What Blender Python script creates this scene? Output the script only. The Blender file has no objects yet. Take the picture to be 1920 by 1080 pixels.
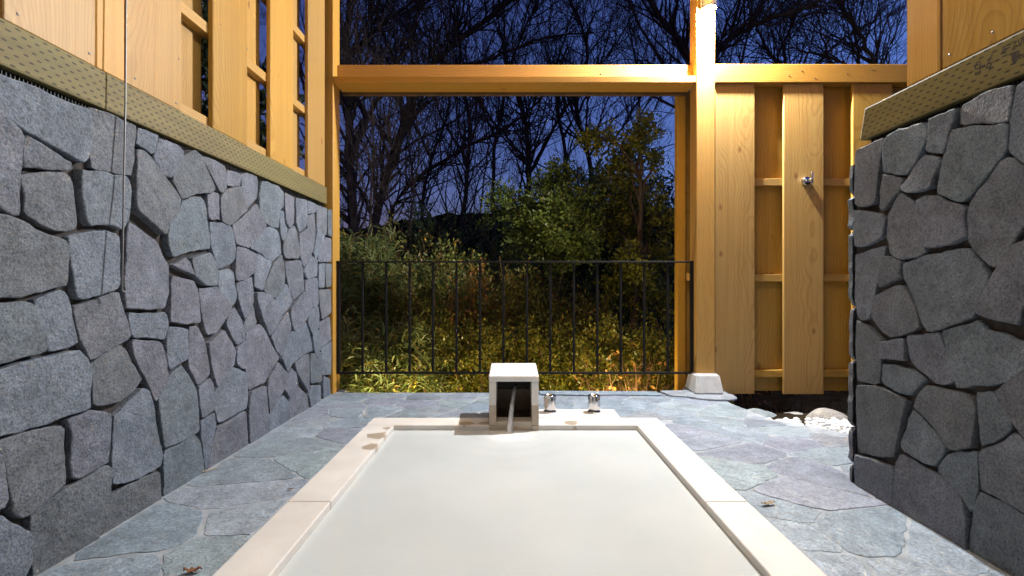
import bpy, bmesh, math, random
import numpy as np
from mathutils import Vector, Matrix, noise

# ---------------------------------------------------------------- camera, sky, light, exposure
S = bpy.context.scene
COL = S.collection
F, CX, CY, CZ = 935.0, 959.0, 532.0, 0.68          # focal length and horizon of the photograph, eye height

cam_d = bpy.data.cameras.new('camera')
cam_d.sensor_width = 36.0
cam_d.lens = F / 1920 * 36
cam_d.shift_x = 1 / 1920
cam_d.shift_y = -8 / 1920
cam_d.clip_start, cam_d.clip_end = 0.05, 600
cam = bpy.data.objects.new('camera', cam_d)
cam.location = (0, 0, CZ)
cam.rotation_euler = (math.radians(90), 0, 0)
COL.objects.link(cam)
S.camera = cam

w = bpy.data.worlds.new('World')
S.world = w
w.use_nodes = True
nt = w.node_tree
bg = nt.nodes['Background']
sky = nt.nodes.new('ShaderNodeTexSky')
sky.sky_type = 'NISHITA'
sky.sun_disc = False
sky.sun_elevation = math.radians(-2.2)
sky.sun_rotation = math.radians(75)
sky.altitude = 600
sky.air_density = 1.0
sky.dust_density = 0.5
sky.ozone_density = 3.4
nt.links.new(sky.outputs[0], bg.inputs['Color'])
bg.inputs['Strength'].default_value = 0.15

S.view_settings.view_transform = 'Standard'
S.view_settings.look = 'None'
S.view_settings.exposure = 4.0
S.view_settings.gamma = 1.0
S.cycles.use_denoising = True
S.cycles.max_bounces = 8
S.cycles.sample_clamp_indirect = 6.0

CEIL_LAMP = (0.02, 1.32, 2.66)
CEIL_W = 3.3
POST_LAMP = (1.20, 3.005, 2.315)
POST_W = 29.5

rng = random.Random(7)
npr = np.random.default_rng(11)

# ---------------------------------------------------------------- helpers
def tag(o, label=None, cat=None, group=None, kind=None):
    if label: o['label'] = label
    if cat: o['category'] = cat
    if group: o['group'] = group
    if kind: o['kind'] = kind
    return o

def empty(name, loc, label, cat, group=None):
    o = bpy.data.objects.new(name, None)
    o.empty_display_size = 0.1
    o.location = loc
    COL.objects.link(o)
    return tag(o, label, cat, group)

def wloc(o):
    v = Vector((0, 0, 0))
    while o is not None:
        v += Vector(o.location)
        o = o.parent
    return v

def link(name, me, mat, parent=None, loc=(0, 0, 0)):
    o = bpy.data.objects.new(name, me)
    if mat is not None and not me.materials:
        me.materials.append(mat)
    COL.objects.link(o)
    if parent is not None:
        o.parent = parent
        o.location = Vector(loc) - wloc(parent)
    else:
        o.location = loc
    return o

def mesh(name, verts, faces, smooth=False):
    me = bpy.data.meshes.new(name)
    me.from_pydata([tuple(v) for v in verts], [], faces)
    bm = bmesh.new(); bm.from_mesh(me)
    bmesh.ops.recalc_face_normals(bm, faces=bm.faces)
    for f in bm.faces: f.smooth = smooth
    bm.to_mesh(me); bm.free()
    return me

def fast_mesh(name, v, quads=None, tris=None, smooth=False):
    """mesh from numpy arrays"""
    me = bpy.data.meshes.new(name)
    v = np.asarray(v, dtype=np.float32)
    idx, starts, n = [], [], 0
    if quads is not None and len(quads):
        idx.append(np.asarray(quads).ravel()); starts.append(np.arange(len(quads)) * 4); n = len(quads) * 4
    if tris is not None and len(tris):
        idx.append(np.asarray(tris).ravel()); starts.append(n + np.arange(len(tris)) * 3)
    idx = np.concatenate(idx).astype(np.int32); starts = np.concatenate(starts).astype(np.int32)
    me.vertices.add(len(v)); me.vertices.foreach_set('co', v.ravel())
    me.loops.add(len(idx)); me.loops.foreach_set('vertex_index', idx)
    me.polygons.add(len(starts)); me.polygons.foreach_set('loop_start', starts)
    if smooth: me.polygons.foreach_set('use_smooth', np.ones(len(starts), dtype=bool))
    me.update(calc_edges=True)
    return me

def box_mesh(sx, sy, sz, bev=0.003, seg=1):
    bm = bmesh.new()
    bmesh.ops.create_cube(bm, size=1.0)
    for v in bm.verts: v.co = Vector((v.co.x * sx, v.co.y * sy, v.co.z * sz))
    if bev:
        bmesh.ops.bevel(bm, geom=list(bm.edges), offset=min(bev, min(sx, sy, sz) * 0.3), segments=seg, affect='EDGES', profile=0.6)
    me = bpy.data.meshes.new('box'); bm.to_mesh(me); bm.free()
    return me

def box(name, x0, x1, y0, y1, z0, z1, mat, parent=None, bev=0.003, seg=1):
    return link(name, box_mesh(x1 - x0, y1 - y0, z1 - z0, bev, seg), mat, parent, ((x0 + x1) / 2, (y0 + y1) / 2, (z0 + z1) / 2))

def prism_mesh(poly, z0, z1, bev=0.0):
    bm = bmesh.new()
    a = [bm.verts.new((x, y, z0)) for x, y in poly]
    b = [bm.verts.new((x, y, z1)) for x, y in poly]
    n = len(poly)
    bm.faces.new(a); top = bm.faces.new(b)
    for i in range(n): bm.faces.new((a[i], a[(i + 1) % n], b[(i + 1) % n], b[i]))
    bmesh.ops.recalc_face_normals(bm, faces=bm.faces)
    if bev: bmesh.ops.bevel(bm, geom=list(top.edges), offset=bev, segments=2, affect='EDGES')
    me = bpy.data.meshes.new('prism'); bm.to_mesh(me); bm.free()
    return me

def lathe_mesh(prof, n=28):
    v, f = [], []
    for r, z in prof:
        for i in range(n):
            a = 2 * math.pi * i / n
            v.append((r * math.cos(a), r * math.sin(a), z))
    m = len(prof)
    for j in range(m - 1):
        for i in range(n):
            f.append((j * n + i, j * n + (i + 1) % n, (j + 1) * n + (i + 1) % n, (j + 1) * n + i))
    f.append(tuple(range(n))); f.append(tuple((m - 1) * n + i for i in range(n)))
    return mesh('lathe', v, f, True)

def tubes(P, R, sides=4):
    """P (n,k,3) polylines, R (n,k) radii -> verts, quads"""
    n, k, _ = P.shape
    T = np.gradient(P, axis=1)
    T /= np.linalg.norm(T, axis=2, keepdims=True) + 1e-9
    up = np.where(np.abs(T[..., 2:3]) < 0.8, np.array([0., 0, 1]), np.array([1., 0, 0]))
    A = np.cross(T, up); A /= np.linalg.norm(A, axis=2, keepdims=True) + 1e-9
    B = np.cross(T, A)
    ang = np.arange(sides) * 2 * math.pi / sides
    V = P[:, :, None, :] + R[:, :, None, None] * (A[:, :, None, :] * np.cos(ang)[None, None, :, None] + B[:, :, None, :] * np.sin(ang)[None, None, :, None])
    base = (np.arange(n) * k * sides)[:, None, None] + (np.arange(k - 1) * sides)[None, :, None]
    i = np.arange(sides)[None, None, :]; j = (i + 1) % sides
    Q = np.stack([base + i, base + j, base + sides + j, base + sides + i], axis=-1).reshape(-1, 4)
    return V.reshape(-1, 3), Q

def join_arrays(parts):
    vs, qs, o = [], [], 0
    for v, q in parts:
        vs.append(v); qs.append(q + o); o += len(v)
    return np.concatenate(vs), np.concatenate(qs)

def at(px, py, Y):
    return Vector(((px - CX) * Y / F, Y, CZ - (py - CY) * Y / F))

# ---------------------------------------------------------------- materials
def new_mat(name):
    m = bpy.data.materials.new(name); m.use_nodes = True
    t = m.node_tree
    return m, t, t.nodes['Principled BSDF']

def node(t, kind, **kw):
    n = t.nodes.new(kind)
    for k, v in kw.items():
        if k in n.inputs: n.inputs[k].default_value = v
        else: setattr(n, k, v)
    return n

def ramp(t, fac, stops):
    r = t.nodes.new('ShaderNodeValToRGB')
    els = r.color_ramp.elements
    while len(els) < len(stops): els.new(0.5)
    for e, (p, c) in zip(els, stops):
        e.position = p; e.color = (*c, 1) if len(c) == 3 else c
    t.links.new(fac, r.inputs[0])
    return r.outputs[0]

def math_n(t, op, a, b=None, c=None):
    n = t.nodes.new('ShaderNodeMath'); n.operation = op
    for i, v in enumerate((a, b, c)):
        if v is None: continue
        if isinstance(v, (int, float)): n.inputs[i].default_value = v
        else: t.links.new(v, n.inputs[i])
    return n.outputs[0]

def mix_c(t, fac, a, b, mode='MIX'):
    n = t.nodes.new('ShaderNodeMix'); n.data_type = 'RGBA'; n.blend_type = mode
    for s, v in ((0, fac), (6, a), (7, b)):
        if isinstance(v, (int, float)): n.inputs[s].default_value = v
        elif isinstance(v, tuple): n.inputs[s].default_value = (*v, 1)
        else: t.links.new(v, n.inputs[s])
    return n.outputs[2]

def bump(t, b, height, strength=0.3, dist=0.01, prev=None):
    n = t.nodes.new('ShaderNodeBump')
    n.inputs['Strength'].default_value = strength; n.inputs['Distance'].default_value = dist
    t.links.new(height, n.inputs['Height'])
    if prev is not None: t.links.new(prev, n.inputs['Normal'])
    if b is not None: t.links.new(n.outputs[0], b.inputs['Normal'])
    return n.outputs[0]

def rand_coords(t, scale=1.0):
    """object coordinates shifted by a random vector per object"""
    tc = t.nodes.new('ShaderNodeTexCoord'); oi = t.nodes.new('ShaderNodeObjectInfo')
    wn = t.nodes.new('ShaderNodeTexWhiteNoise'); wn.noise_dimensions = '1D'
    t.links.new(oi.outputs['Random'], wn.inputs['W'])
    ma = t.nodes.new('ShaderNodeVectorMath'); ma.operation = 'MULTIPLY_ADD'
    t.links.new(wn.outputs['Color'], ma.inputs[0]); ma.inputs[1].default_value = (7, 7, 7)
    t.links.new(tc.outputs['Object'], ma.inputs[2])
    return ma.outputs[0], tc.outputs['Object'], oi.outputs['Random'], wn.outputs['Color']

def wood_mat(name, axis, light, dark, knots=True, rough=0.5):
    m, t, b = new_mat(name)
    rc, oc, rnd, rcol = rand_coords(t)
    sep = t.nodes.new('ShaderNodeSeparateXYZ'); t.links.new(oc, sep.inputs[0])
    srt = t.nodes.new('ShaderNodeSeparateColor'); t.links.new(rcol, srt.inputs[0])
    o = {'x': (1, 2, 0), 'y': (0, 2, 1), 'z': (0, 1, 2)}[axis]
    def line(scale_along, da, db):
        c = t.nodes.new('ShaderNodeCombineXYZ')
        a = math_n(t, 'ADD', sep.outputs[o[0]], da); bb = math_n(t, 'ADD', sep.outputs[o[1]], db)
        l = math_n(t, 'MULTIPLY', math_n(t, 'ADD', sep.outputs[o[2]], math_n(t, 'MULTIPLY', rnd, 40.0)), scale_along)
        for i, v in enumerate((a, bb, l)): t.links.new(v, c.inputs[i])
        return c.outputs[0]
    da = math_n(t, 'MULTIPLY_ADD', srt.outputs[0], 0.34, -0.17)
    db = math_n(t, 'MULTIPLY_ADD', srt.outputs[1], 0.20, 0.03)
    along = math_n(t, 'ADD', sep.outputs[o[2]], math_n(t, 'MULTIPLY', rnd, 40.0))
    cw = t.nodes.new('ShaderNodeCombineXYZ')
    t.links.new(math_n(t, 'MULTIPLY', along, 1.3), cw.inputs[2]); t.links.new(math_n(t, 'MULTIPLY', sep.outputs[o[0]], 2.0), cw.inputs[0]); t.links.new(math_n(t, 'MULTIPLY', sep.outputs[o[1]], 2.0), cw.inputs[1])
    nw = node(t, 'ShaderNodeTexNoise', Scale=1.0, Detail=3.0, Roughness=0.45); t.links.new(cw.outputs[0], nw.inputs['Vector'])
    sw = t.nodes.new('ShaderNodeSeparateColor'); t.links.new(nw.outputs['Color'], sw.inputs[0])
    ra = math_n(t, 'ADD', math_n(t, 'ADD', sep.outputs[o[0]], da), math_n(t, 'MULTIPLY_ADD', sw.outputs[0], 0.30, -0.15))
    rb = math_n(t, 'ADD', math_n(t, 'ADD', sep.outputs[o[1]], db), math_n(t, 'MULTIPLY_ADD', sw.outputs[1], 0.20, -0.10))
    rr = math_n(t, 'SQRT', math_n(t, 'ADD', math_n(t, 'POWER', ra, 2.0), math_n(t, 'POWER', rb, 2.0)))
    ring = ramp(t, math_n(t, 'FRACT', math_n(t, 'MULTIPLY', math_n(t, 'POWER', rr, 0.9), 88.0)), [(0.0, (0.05,) * 3), (0.5, (0.15,) * 3), (0.88, (1.0,) * 3), (1.0, (0.05,) * 3)])
    p2 = line(0.02, 0.0, 0.0)
    n1 = node(t, 'ShaderNodeTexNoise', Scale=70.0, Detail=6.0, Roughness=0.65); t.links.new(p2, n1.inputs['Vector'])
    n2 = node(t, 'ShaderNodeTexNoise', Scale=3.0, Detail=2.0); t.links.new(rc, n2.inputs['Vector'])
    g = math_n(t, 'ADD', math_n(t, 'MULTIPLY', ring, 0.22), math_n(t, 'MULTIPLY', n1.outputs['Fac'], 0.62))
    col = ramp(t, g, [(0.22, light), (0.42, tuple((a + c) / 2 for a, c in zip(light, dark))), (0.62, dark)])
    col = mix_c(t, ramp(t, n2.outputs['Fac'], [(0.35, (0, 0, 0)), (0.75, (0.45, 0.45, 0.45))]), col, tuple(c * k for c, k in zip(light, (1.05, 0.86, 0.6))))
    hs = t.nodes.new('ShaderNodeHueSaturation')
    t.links.new(col, hs.inputs['Color'])
    t.links.new(math_n(t, 'MULTIPLY_ADD', srt.outputs[2], 0.28, 0.86), hs.inputs['Value'])
    t.links.new(math_n(t, 'MULTIPLY_ADD', srt.outputs[0], 0.16, 0.92), hs.inputs['Saturation'])
    col = hs.outputs[0]
    if knots:
        kv = t.nodes.new('ShaderNodeVectorMath'); kv.operation = 'MULTIPLY'
        t.links.new(rc, kv.inputs[0])
        sc = [7.0, 7.0, 7.0]; sc['xyz'.index(axis)] = 3.6
        kv.inputs[1].default_value = sc
        vo = node(t, 'ShaderNodeTexVoronoi', Scale=1.0); t.links.new(kv.outputs[0], vo.inputs['Vector'])
        kd = math_n(t, 'ADD', vo.outputs['Distance'], math_n(t, 'MULTIPLY', n1.outputs['Fac'], 0.05))
        k = ramp(t, kd, [(0.07, (1, 1, 1)), (0.125, (0, 0, 0))])
        col = mix_c(t, math_n(t, 'MULTIPLY', k, 0.75), col, (0.16, 0.055, 0.015))
    t.links.new(col, b.inputs['Base Color'])
    b.inputs['Roughness'].default_value = rough
    b.inputs['Specular IOR Level'].default_value = 0.35
    bump(t, b, g, 0.22, 0.003)
    return m

WL, WD = (0.405, 0.246, 0.064), (0.27, 0.136, 0.028)
M_WZ = wood_mat('cedar_upright', 'z', WL, WD)
M_WX = wood_mat('cedar_cross', 'x', WL, WD)
M_WY = wood_mat('cedar_along', 'y', WL, WD)
M_PZ = wood_mat('cypress_post', 'z', (0.46, 0.262, 0.060), (0.37, 0.190, 0.038), False)
M_PX = wood_mat('cypress_beam', 'x', (0.44, 0.232, 0.046), (0.32, 0.150, 0.026))

def incised_mat():
    """pressure-treated timber with rows of short incised slits"""
    m, t, b = new_mat('treated_timber')
    rc, oc, rnd, rcol = rand_coords(t)
    sep = t.nodes.new('ShaderNodeSeparateXYZ'); t.links.new(oc, sep.inputs[0])
    row = math_n(t, 'MULTIPLY', sep.outputs[2], 1 / 0.0125)
    rowi = math_n(t, 'FLOOR', row); rowf = math_n(t, 'FRACT', row)
    off = math_n(t, 'FRACT', math_n(t, 'MULTIPLY', rowi, 0.385))
    nz = node(t, 'ShaderNodeTexNoise', Scale=14.0, Detail=2.0); t.links.new(oc, nz.inputs['Vector'])
    u = math_n(t, 'ADD', math_n(t, 'MULTIPLY', sep.outputs[1], 1 / 0.034), off)
    u = math_n(t, 'ADD', u, math_n(t, 'MULTIPLY', nz.outputs['Fac'], 0.5))
    uf = math_n(t, 'FRACT', u)
    du = math_n(t, 'DIVIDE', math_n(t, 'ABSOLUTE', math_n(t, 'SUBTRACT', uf, 0.5)), 0.20)
    dv = math_n(t, 'DIVIDE', math_n(t, 'ABSOLUTE', math_n(t, 'SUBTRACT', rowf, 0.5)), 0.17)
    d = math_n(t, 'ADD', math_n(t, 'POWER', du, 2.0), math_n(t, 'POWER', dv, 2.0))
    slit = math_n(t, 'LESS_THAN', d, 1.0)
    n1 = node(t, 'ShaderNodeTexNoise', Scale=60.0, Detail=4.0)
    mp = t.nodes.new('ShaderNodeMapping'); mp.inputs['Scale'].default_value = (1, 0.05, 1)
    t.links.new(rc, mp.inputs[0]); t.links.new(mp.outputs[0], n1.inputs['Vector'])
    col = ramp(t, n1.outputs['Fac'], [(0.3, (0.115, 0.086, 0.028)), (0.7, (0.175, 0.135, 0.046))])
    n3 = node(t, 'ShaderNodeTexNoise', Scale=2.2, Detail=2.0); t.links.new(rc, n3.inputs['Vector'])
    col = mix_c(t, ramp(t, n3.outputs['Fac'], [(0.4, (0, 0, 0)), (0.7, (0.5, 0.5, 0.5))]), col, (0.150, 0.132, 0.038))
    col = mix_c(t, math_n(t, 'MULTIPLY', slit, 0.95), col, (0.020, 0.014, 0.008))
    t.links.new(col, b.inputs['Base Color'])
    b.inputs['Roughness'].default_value = 0.7
    bump(t, b, math_n(t, 'SUBTRACT', 1.0, slit), 0.5, 0.003)
    return m
M_INC = incised_mat()

def stone_mat(name, stops, fine=1.0, spec=0.3, bstr=0.55, dark=0.55):
    m, t, b = new_mat(name)
    rc, oc, rnd, rcol = rand_coords(t)
    n1 = node(t, 'ShaderNodeTexNoise', Scale=9.0, Detail=6.0, Roughness=0.6); t.links.new(rc, n1.inputs['Vector'])
    n2 = node(t, 'ShaderNodeTexNoise', Scale=170.0 * fine, Detail=3.0, Roughness=0.7); t.links.new(rc, n2.inputs['Vector'])
    n3 = node(t, 'ShaderNodeTexNoise', Scale=45.0, Detail=5.0, Roughness=0.65); t.links.new(rc, n3.inputs['Vector'])
    base = ramp(t, rnd, stops)
    n5 = node(t, 'ShaderNodeTexNoise', Scale=26.0, Detail=4.0, Roughness=0.7); t.links.new(rc, n5.inputs['Vector'])
    k = math_n(t, 'MULTIPLY', math_n(t, 'MULTIPLY_ADD', n1.outputs['Fac'], 1.2, 0.40), math_n(t, 'MULTIPLY_ADD', n5.outputs['Fac'], 0.9, 0.55))
    sp = ramp(t, n2.outputs['Fac'], [(0.34, (dark,) * 3), (0.5, (1, 1, 1)), (0.68, (1.35, 1.35, 1.35))])
    col = mix_c(t, 1.0, base, sp, 'MULTIPLY')
    hs = t.nodes.new('ShaderNodeHueSaturation'); t.links.new(col, hs.inputs['Color']); t.links.new(k, hs.inputs['Value'])
    t.links.new(hs.outputs[0], b.inputs['Base Color'])
    b.inputs['Roughness'].default_value = 0.78
    b.inputs['Specular IOR Level'].default_value = spec
    nn = bump(t, None, n2.outputs['Fac'], bstr * 0.7, 0.004)
    nn = bump(t, None, n3.outputs['Fac'], bstr, 0.010, nn)
    bump(t, b, n1.outputs['Fac'], bstr, 0.03, nn)
    return m
M_STONE = stone_mat('andesite', [(0.0, (0.123, 0.144, 0.176)), (0.2, (0.145, 0.167, 0.200)), (0.4, (0.136, 0.146, 0.178)), (0.55, (0.119, 0.130, 0.145)),
                                 (0.7, (0.139, 0.144, 0.174)), (0.85, (0.130, 0.156, 0.182)), (1.0, (0.109, 0.117, 0.129))])
M_FLAG = stone_mat('flagstone', [(0.0, (0.200, 0.255, 0.305)), (0.2, (0.265, 0.315, 0.370)), (0.38, (0.235, 0.255, 0.320)), (0.5, (0.290, 0.340, 0.385)),
                                 (0.62, (0.240, 0.300, 0.325)), (0.8, (0.205, 0.230, 0.285)), (0.9, (0.275, 0.325, 0.375)), (1.0, (0.245, 0.255, 0.280))], 0.8, 0.5, 0.4, 0.7)
M_FLAG.node_tree.nodes['Principled BSDF'].inputs['Roughness'].default_value = 0.42
M_BOULD = stone_mat('river_stone', [(0.0, (0.36, 0.35, 0.32)), (0.5, (0.26, 0.30, 0.31)), (1.0, (0.33, 0.29, 0.25))], 1.0, 0.3, 0.3, 0.75)

def plain(name, col, rough=0.6, metal=0.0, noise_scale=None, amt=0.25, bstr=0.2, spec=0.5):
    m, t, b = new_mat(name)
    b.inputs['Roughness'].default_value = rough
    b.inputs['Metallic'].default_value = metal
    b.inputs['Specular IOR Level'].default_value = spec
    if noise_scale:
        tc = t.nodes.new('ShaderNodeTexCoord')
        n1 = node(t, 'ShaderNodeTexNoise', Scale=noise_scale, Detail=5.0); t.links.new(tc.outputs['Object'], n1.inputs['Vector'])
        c = ramp(t, n1.outputs['Fac'], [(0.3, tuple(x * (1 - amt) for x in col)), (0.7, tuple(min(1, x * (1 + amt)) for x in col))])
        t.links.new(c, b.inputs['Base Color'])
        if bstr: bump(t, b, n1.outputs['Fac'], bstr, 0.004)
    else:
        b.inputs['Base Color'].default_value = (*col, 1)
    return m
M_MORTAR = plain('joint_mortar', (0.040, 0.034, 0.030), 0.9, noise_scale=30, amt=0.5, bstr=0.6)
M_BED = plain('paving_mortar', (0.30, 0.33, 0.36), 0.85, noise_scale=18, amt=0.25, bstr=0.4)
M_BLACK = plain('black_steel', (0.008, 0.007, 0.007), 0.6, 0.0, spec=0.2)
M_VENT = plain('black_vent', (0.01, 0.01, 0.01), 0.6)
M_STEEL = plain('brushed_steel', (0.20, 0.197, 0.195), 0.42, 1.0)
M_CHROME = plain('chrome', (0.55, 0.55, 0.56), 0.14, 1.0)
M_CONC = plain('concrete', (0.50, 0.50, 0.49), 0.85, noise_scale=25, amt=0.12, bstr=0.3)
M_WHITE = plain('white_pebble', (0.80, 0.80, 0.78), 0.6, noise_scale=20, amt=0.12)
M_SOIL = plain('soil', (0.030, 0.022, 0.014), 1.0, noise_scale=6, amt=0.5, bstr=0.8, spec=0.0)
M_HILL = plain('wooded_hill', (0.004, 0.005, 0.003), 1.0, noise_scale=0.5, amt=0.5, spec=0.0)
M_BARK = plain('bark', (0.085, 0.060, 0.046), 0.95, noise_scale=9, amt=0.4, bstr=0.6, spec=0.1)
M_STEM = plain('dry_stem', (0.20, 0.105, 0.035), 0.8, noise_scale=12, amt=0.4, bstr=0)
M_CASE = plain('lamp_housing', (0.65, 0.65, 0.64), 0.4, 0.6)
M_INK = plain('black_ink', (0.035, 0.030, 0.028), 0.7)
M_DARKWOOD = plain('dark_brown_wood', (0.085, 0.045, 0.020), 0.45, noise_scale=14, amt=0.4)  # plain dark brown for the head stop and the spout lining

def coping_mat(wet_pts=(), tan_below=None):
    """cream limestone with water stains in shapes of their own; optionally tan below a height"""
    m, t, b = new_mat('cream_stone')
    ge = t.nodes.new('ShaderNodeNewGeometry')
    n1 = node(t, 'ShaderNodeTexNoise', Scale=7.0, Detail=5.0); t.links.new(ge.outputs['Position'], n1.inputs['Vector'])
    n2 = node(t, 'ShaderNodeTexNoise', Scale=120.0, Detail=3.0); t.links.new(ge.outputs['Position'], n2.inputs['Vector'])
    col = ramp(t, n1.outputs['Fac'], [(0.3, (0.58, 0.55, 0.51)), (0.7, (0.68, 0.655, 0.615))])
    n4 = node(t, 'ShaderNodeTexNoise', Scale=28.0, Detail=4.0); t.links.new(ge.outputs['Position'], n4.inputs['Vector'])
    col = mix_c(t, ramp(t, n4.outputs['Fac'], [(0.60, (0, 0, 0)), (0.75, (0.35, 0.35, 0.35))]), col, (0.50, 0.42, 0.34))
    wet_tan = None
    for c, r in wet_pts:
        vm = t.nodes.new('ShaderNodeVectorMath'); vm.operation = 'DISTANCE'
        t.links.new(ge.outputs['Position'], vm.inputs[0]); vm.inputs[1].default_value = c
        n3 = node(t, 'ShaderNodeTexNoise', Scale=16.0, Detail=3.0); t.links.new(ge.outputs['Position'], n3.inputs['Vector'])
        d = math_n(t, 'ADD', vm.outputs['Value'], math_n(t, 'MULTIPLY_ADD', n3.outputs['Fac'], 2.2 * r, -1.1 * r))
        k = math_n(t, 'LESS_THAN', d, r)
        wet_tan = k if wet_tan is None else math_n(t, 'MAXIMUM', wet_tan, k)
    if tan_below is not None:
        sp = t.nodes.new('ShaderNodeSeparateXYZ'); t.links.new(ge.outputs['Position'], sp.inputs[0])
        k = math_n(t, 'LESS_THAN', math_n(t, 'ADD', sp.outputs[2], math_n(t, 'MULTIPLY', n1.outputs['Fac'], 0.006)), tan_below)  # tan and glossier below the given height
        wet_tan = k if wet_tan is None else math_n(t, 'MAXIMUM', wet_tan, k)
    if wet_tan is not None:
        col = mix_c(t, math_n(t, 'MULTIPLY', wet_tan, 0.8), col, (0.36, 0.275, 0.185))
        t.links.new(math_n(t, 'MULTIPLY_ADD', wet_tan, -0.3, 0.6), b.inputs['Roughness'])
    else:
        b.inputs['Roughness'].default_value = 0.6
    t.links.new(col, b.inputs['Base Color'])
    bump(t, b, n2.outputs['Fac'], 0.12, 0.002)
    return m
M_COPE = coping_mat([((-0.59, 2.20, 0.01), 0.045), ((-0.58, 2.05, 0.01), 0.035), ((-0.58, 2.31, 0.01), 0.022), ((-0.22, 2.39, 0.01), 0.03), ((0.29, 2.40, 0.01), 0.035), ((-0.12, 2.40, 0.01), 0.03)])
M_SPOUT = coping_mat((), 0.108)  # lower part of the spout turns tan

def water_mat():
    m, t, b = new_mat('milky_water')
    ge = t.nodes.new('ShaderNodeNewGeometry')
    n1 = node(t, 'ShaderNodeTexNoise', Scale=2.2, Detail=3.0); t.links.new(ge.outputs['Position'], n1.inputs['Vector'])
    col = ramp(t, n1.outputs['Fac'], [(0.3, (0.49, 0.525, 0.525)), (0.7, (0.55, 0.585, 0.585))])
    vm = t.nodes.new('ShaderNodeVectorMath'); vm.operation = 'DISTANCE'
    t.links.new(ge.outputs['Position'], vm.inputs[0]); vm.inputs[1].default_value = (-0.012, 2.285, -0.014)
    n6 = node(t, 'ShaderNodeTexNoise', Scale=30.0, Detail=4.0); t.links.new(ge.outputs['Position'], n6.inputs['Vector'])
    foam = ramp(t, math_n(t, 'ADD', vm.outputs['Value'], math_n(t, 'MULTIPLY_ADD', n6.outputs['Fac'], 0.08, -0.04)), [(0.0, (1, 1, 1)), (0.03, (0.8, 0.8, 0.8)), (0.14, (0, 0, 0))])
    col = mix_c(t, foam, col, (0.80, 0.82, 0.82))
    t.links.new(col, b.inputs['Base Color'])
    b.inputs['Roughness'].default_value = 0.07
    b.inputs['IOR'].default_value = 1.33
    n2 = node(t, 'ShaderNodeTexNoise', Scale=9.0, Detail=2.0); t.links.new(ge.outputs['Position'], n2.inputs['Vector'])
    bump(t, b, n2.outputs['Fac'], 0.10, 0.01)
    return m
M_WATER = water_mat()
def jet_mat():
    m, t, b = new_mat('falling_water')
    b.inputs['Base Color'].default_value = (0.80, 0.83, 0.86, 1)
    b.inputs['Roughness'].default_value = 0.35
    tc = t.nodes.new('ShaderNodeTexCoord')
    mp = t.nodes.new('ShaderNodeMapping'); mp.inputs['Scale'].default_value = (1, 0.12, 0.12)
    t.links.new(tc.outputs['Object'], mp.inputs[0])
    n1 = node(t, 'ShaderNodeTexNoise', Scale=260.0, Detail=3.0); t.links.new(mp.outputs[0], n1.inputs['Vector'])
    lw = node(t, 'ShaderNodeLayerWeight', Blend=0.35)
    k = math_n(t, 'MULTIPLY', ramp(t, n1.outputs['Fac'], [(0.3, (0.45,) * 3), (0.65, (1.0,) * 3)]), math_n(t, 'SUBTRACT', 1.0, math_n(t, 'POWER', lw.outputs['Facing'], 1.2)))
    tr = t.nodes.new('ShaderNodeBsdfTransparent'); mx = t.nodes.new('ShaderNodeMixShader')
    t.links.new(k, mx.inputs[0]); t.links.new(tr.outputs[0], mx.inputs[1]); t.links.new(b.outputs[0], mx.inputs[2])
    t.links.new(mx.outputs[0], t.nodes['Material Output'].inputs[0])
    return m
M_JET = jet_mat()

def emit_mat(name, col, s):
    m = bpy.data.materials.new(name); m.use_nodes = True
    t = m.node_tree; t.nodes.clear()
    e = t.nodes.new('ShaderNodeEmission'); e.inputs[0].default_value = (*col, 1); e.inputs[1].default_value = s
    o = t.nodes.new('ShaderNodeOutputMaterial'); t.links.new(e.outputs[0], o.inputs[0])
    return m
M_LENS = emit_mat('lamp_lens', (1.0, 0.97, 0.94), 3.0)

def leaf_mat(name, stops, trans=0.36):
    m, t, b = new_mat(name)
    ge = t.nodes.new('ShaderNodeNewGeometry')
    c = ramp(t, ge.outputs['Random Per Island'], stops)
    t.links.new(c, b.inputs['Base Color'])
    b.inputs['Roughness'].default_value = 0.45
    tr = t.nodes.new('ShaderNodeBsdfTranslucent'); t.links.new(c, tr.inputs[0])
    mx = t.nodes.new('ShaderNodeMixShader'); mx.inputs[0].default_value = trans
    t.links.new(b.outputs[0], mx.inputs[1]); t.links.new(tr.outputs[0], mx.inputs[2])
    t.links.new(mx.outputs[0], t.nodes['Material Output'].inputs[0])
    return m
M_GOLD = leaf_mat('yellow_green_leaf', [(0, (0.14, 0.17, 0.022)), (0.35, (0.26, 0.27, 0.03)), (0.7, (0.44, 0.33, 0.03)), (1, (0.12, 0.14, 0.02))])
M_GREEN = leaf_mat('evergreen_leaf', [(0, (0.061, 0.096, 0.032)), (0.5, (0.096, 0.149, 0.035)), (0.85, (0.175, 0.210, 0.038)), (1, (0.052, 0.088, 0.035))])
M_BAMB = leaf_mat('bamboo_grass_leaf', [(0, (0.108, 0.156, 0.040)), (0.4, (0.151, 0.191, 0.050)), (0.7, (0.216, 0.226, 0.073)), (0.9, (0.274, 0.203, 0.040)), (1, (0.079, 0.117, 0.033))])
M_MID = leaf_mat('mid_green_leaf', [(0, (0.10, 0.13, 0.03)), (0.5, (0.16, 0.19, 0.035)), (0.9, (0.27, 0.25, 0.035)), (1, (0.07, 0.10, 0.03))])
M_SHADED = leaf_mat('shaded_leaf', [(0, (0.018, 0.026, 0.010)), (0.6, (0.03, 0.042, 0.013)), (1, (0.05, 0.06, 0.015))])  # leaf green darkened in the colour itself, standing for unlit foliage
M_DRY = leaf_mat('withered_leaf', [(0, (0.350, 0.158, 0.032)), (0.5, (0.455, 0.228, 0.035)), (1, (0.228, 0.088, 0.026))])
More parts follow.
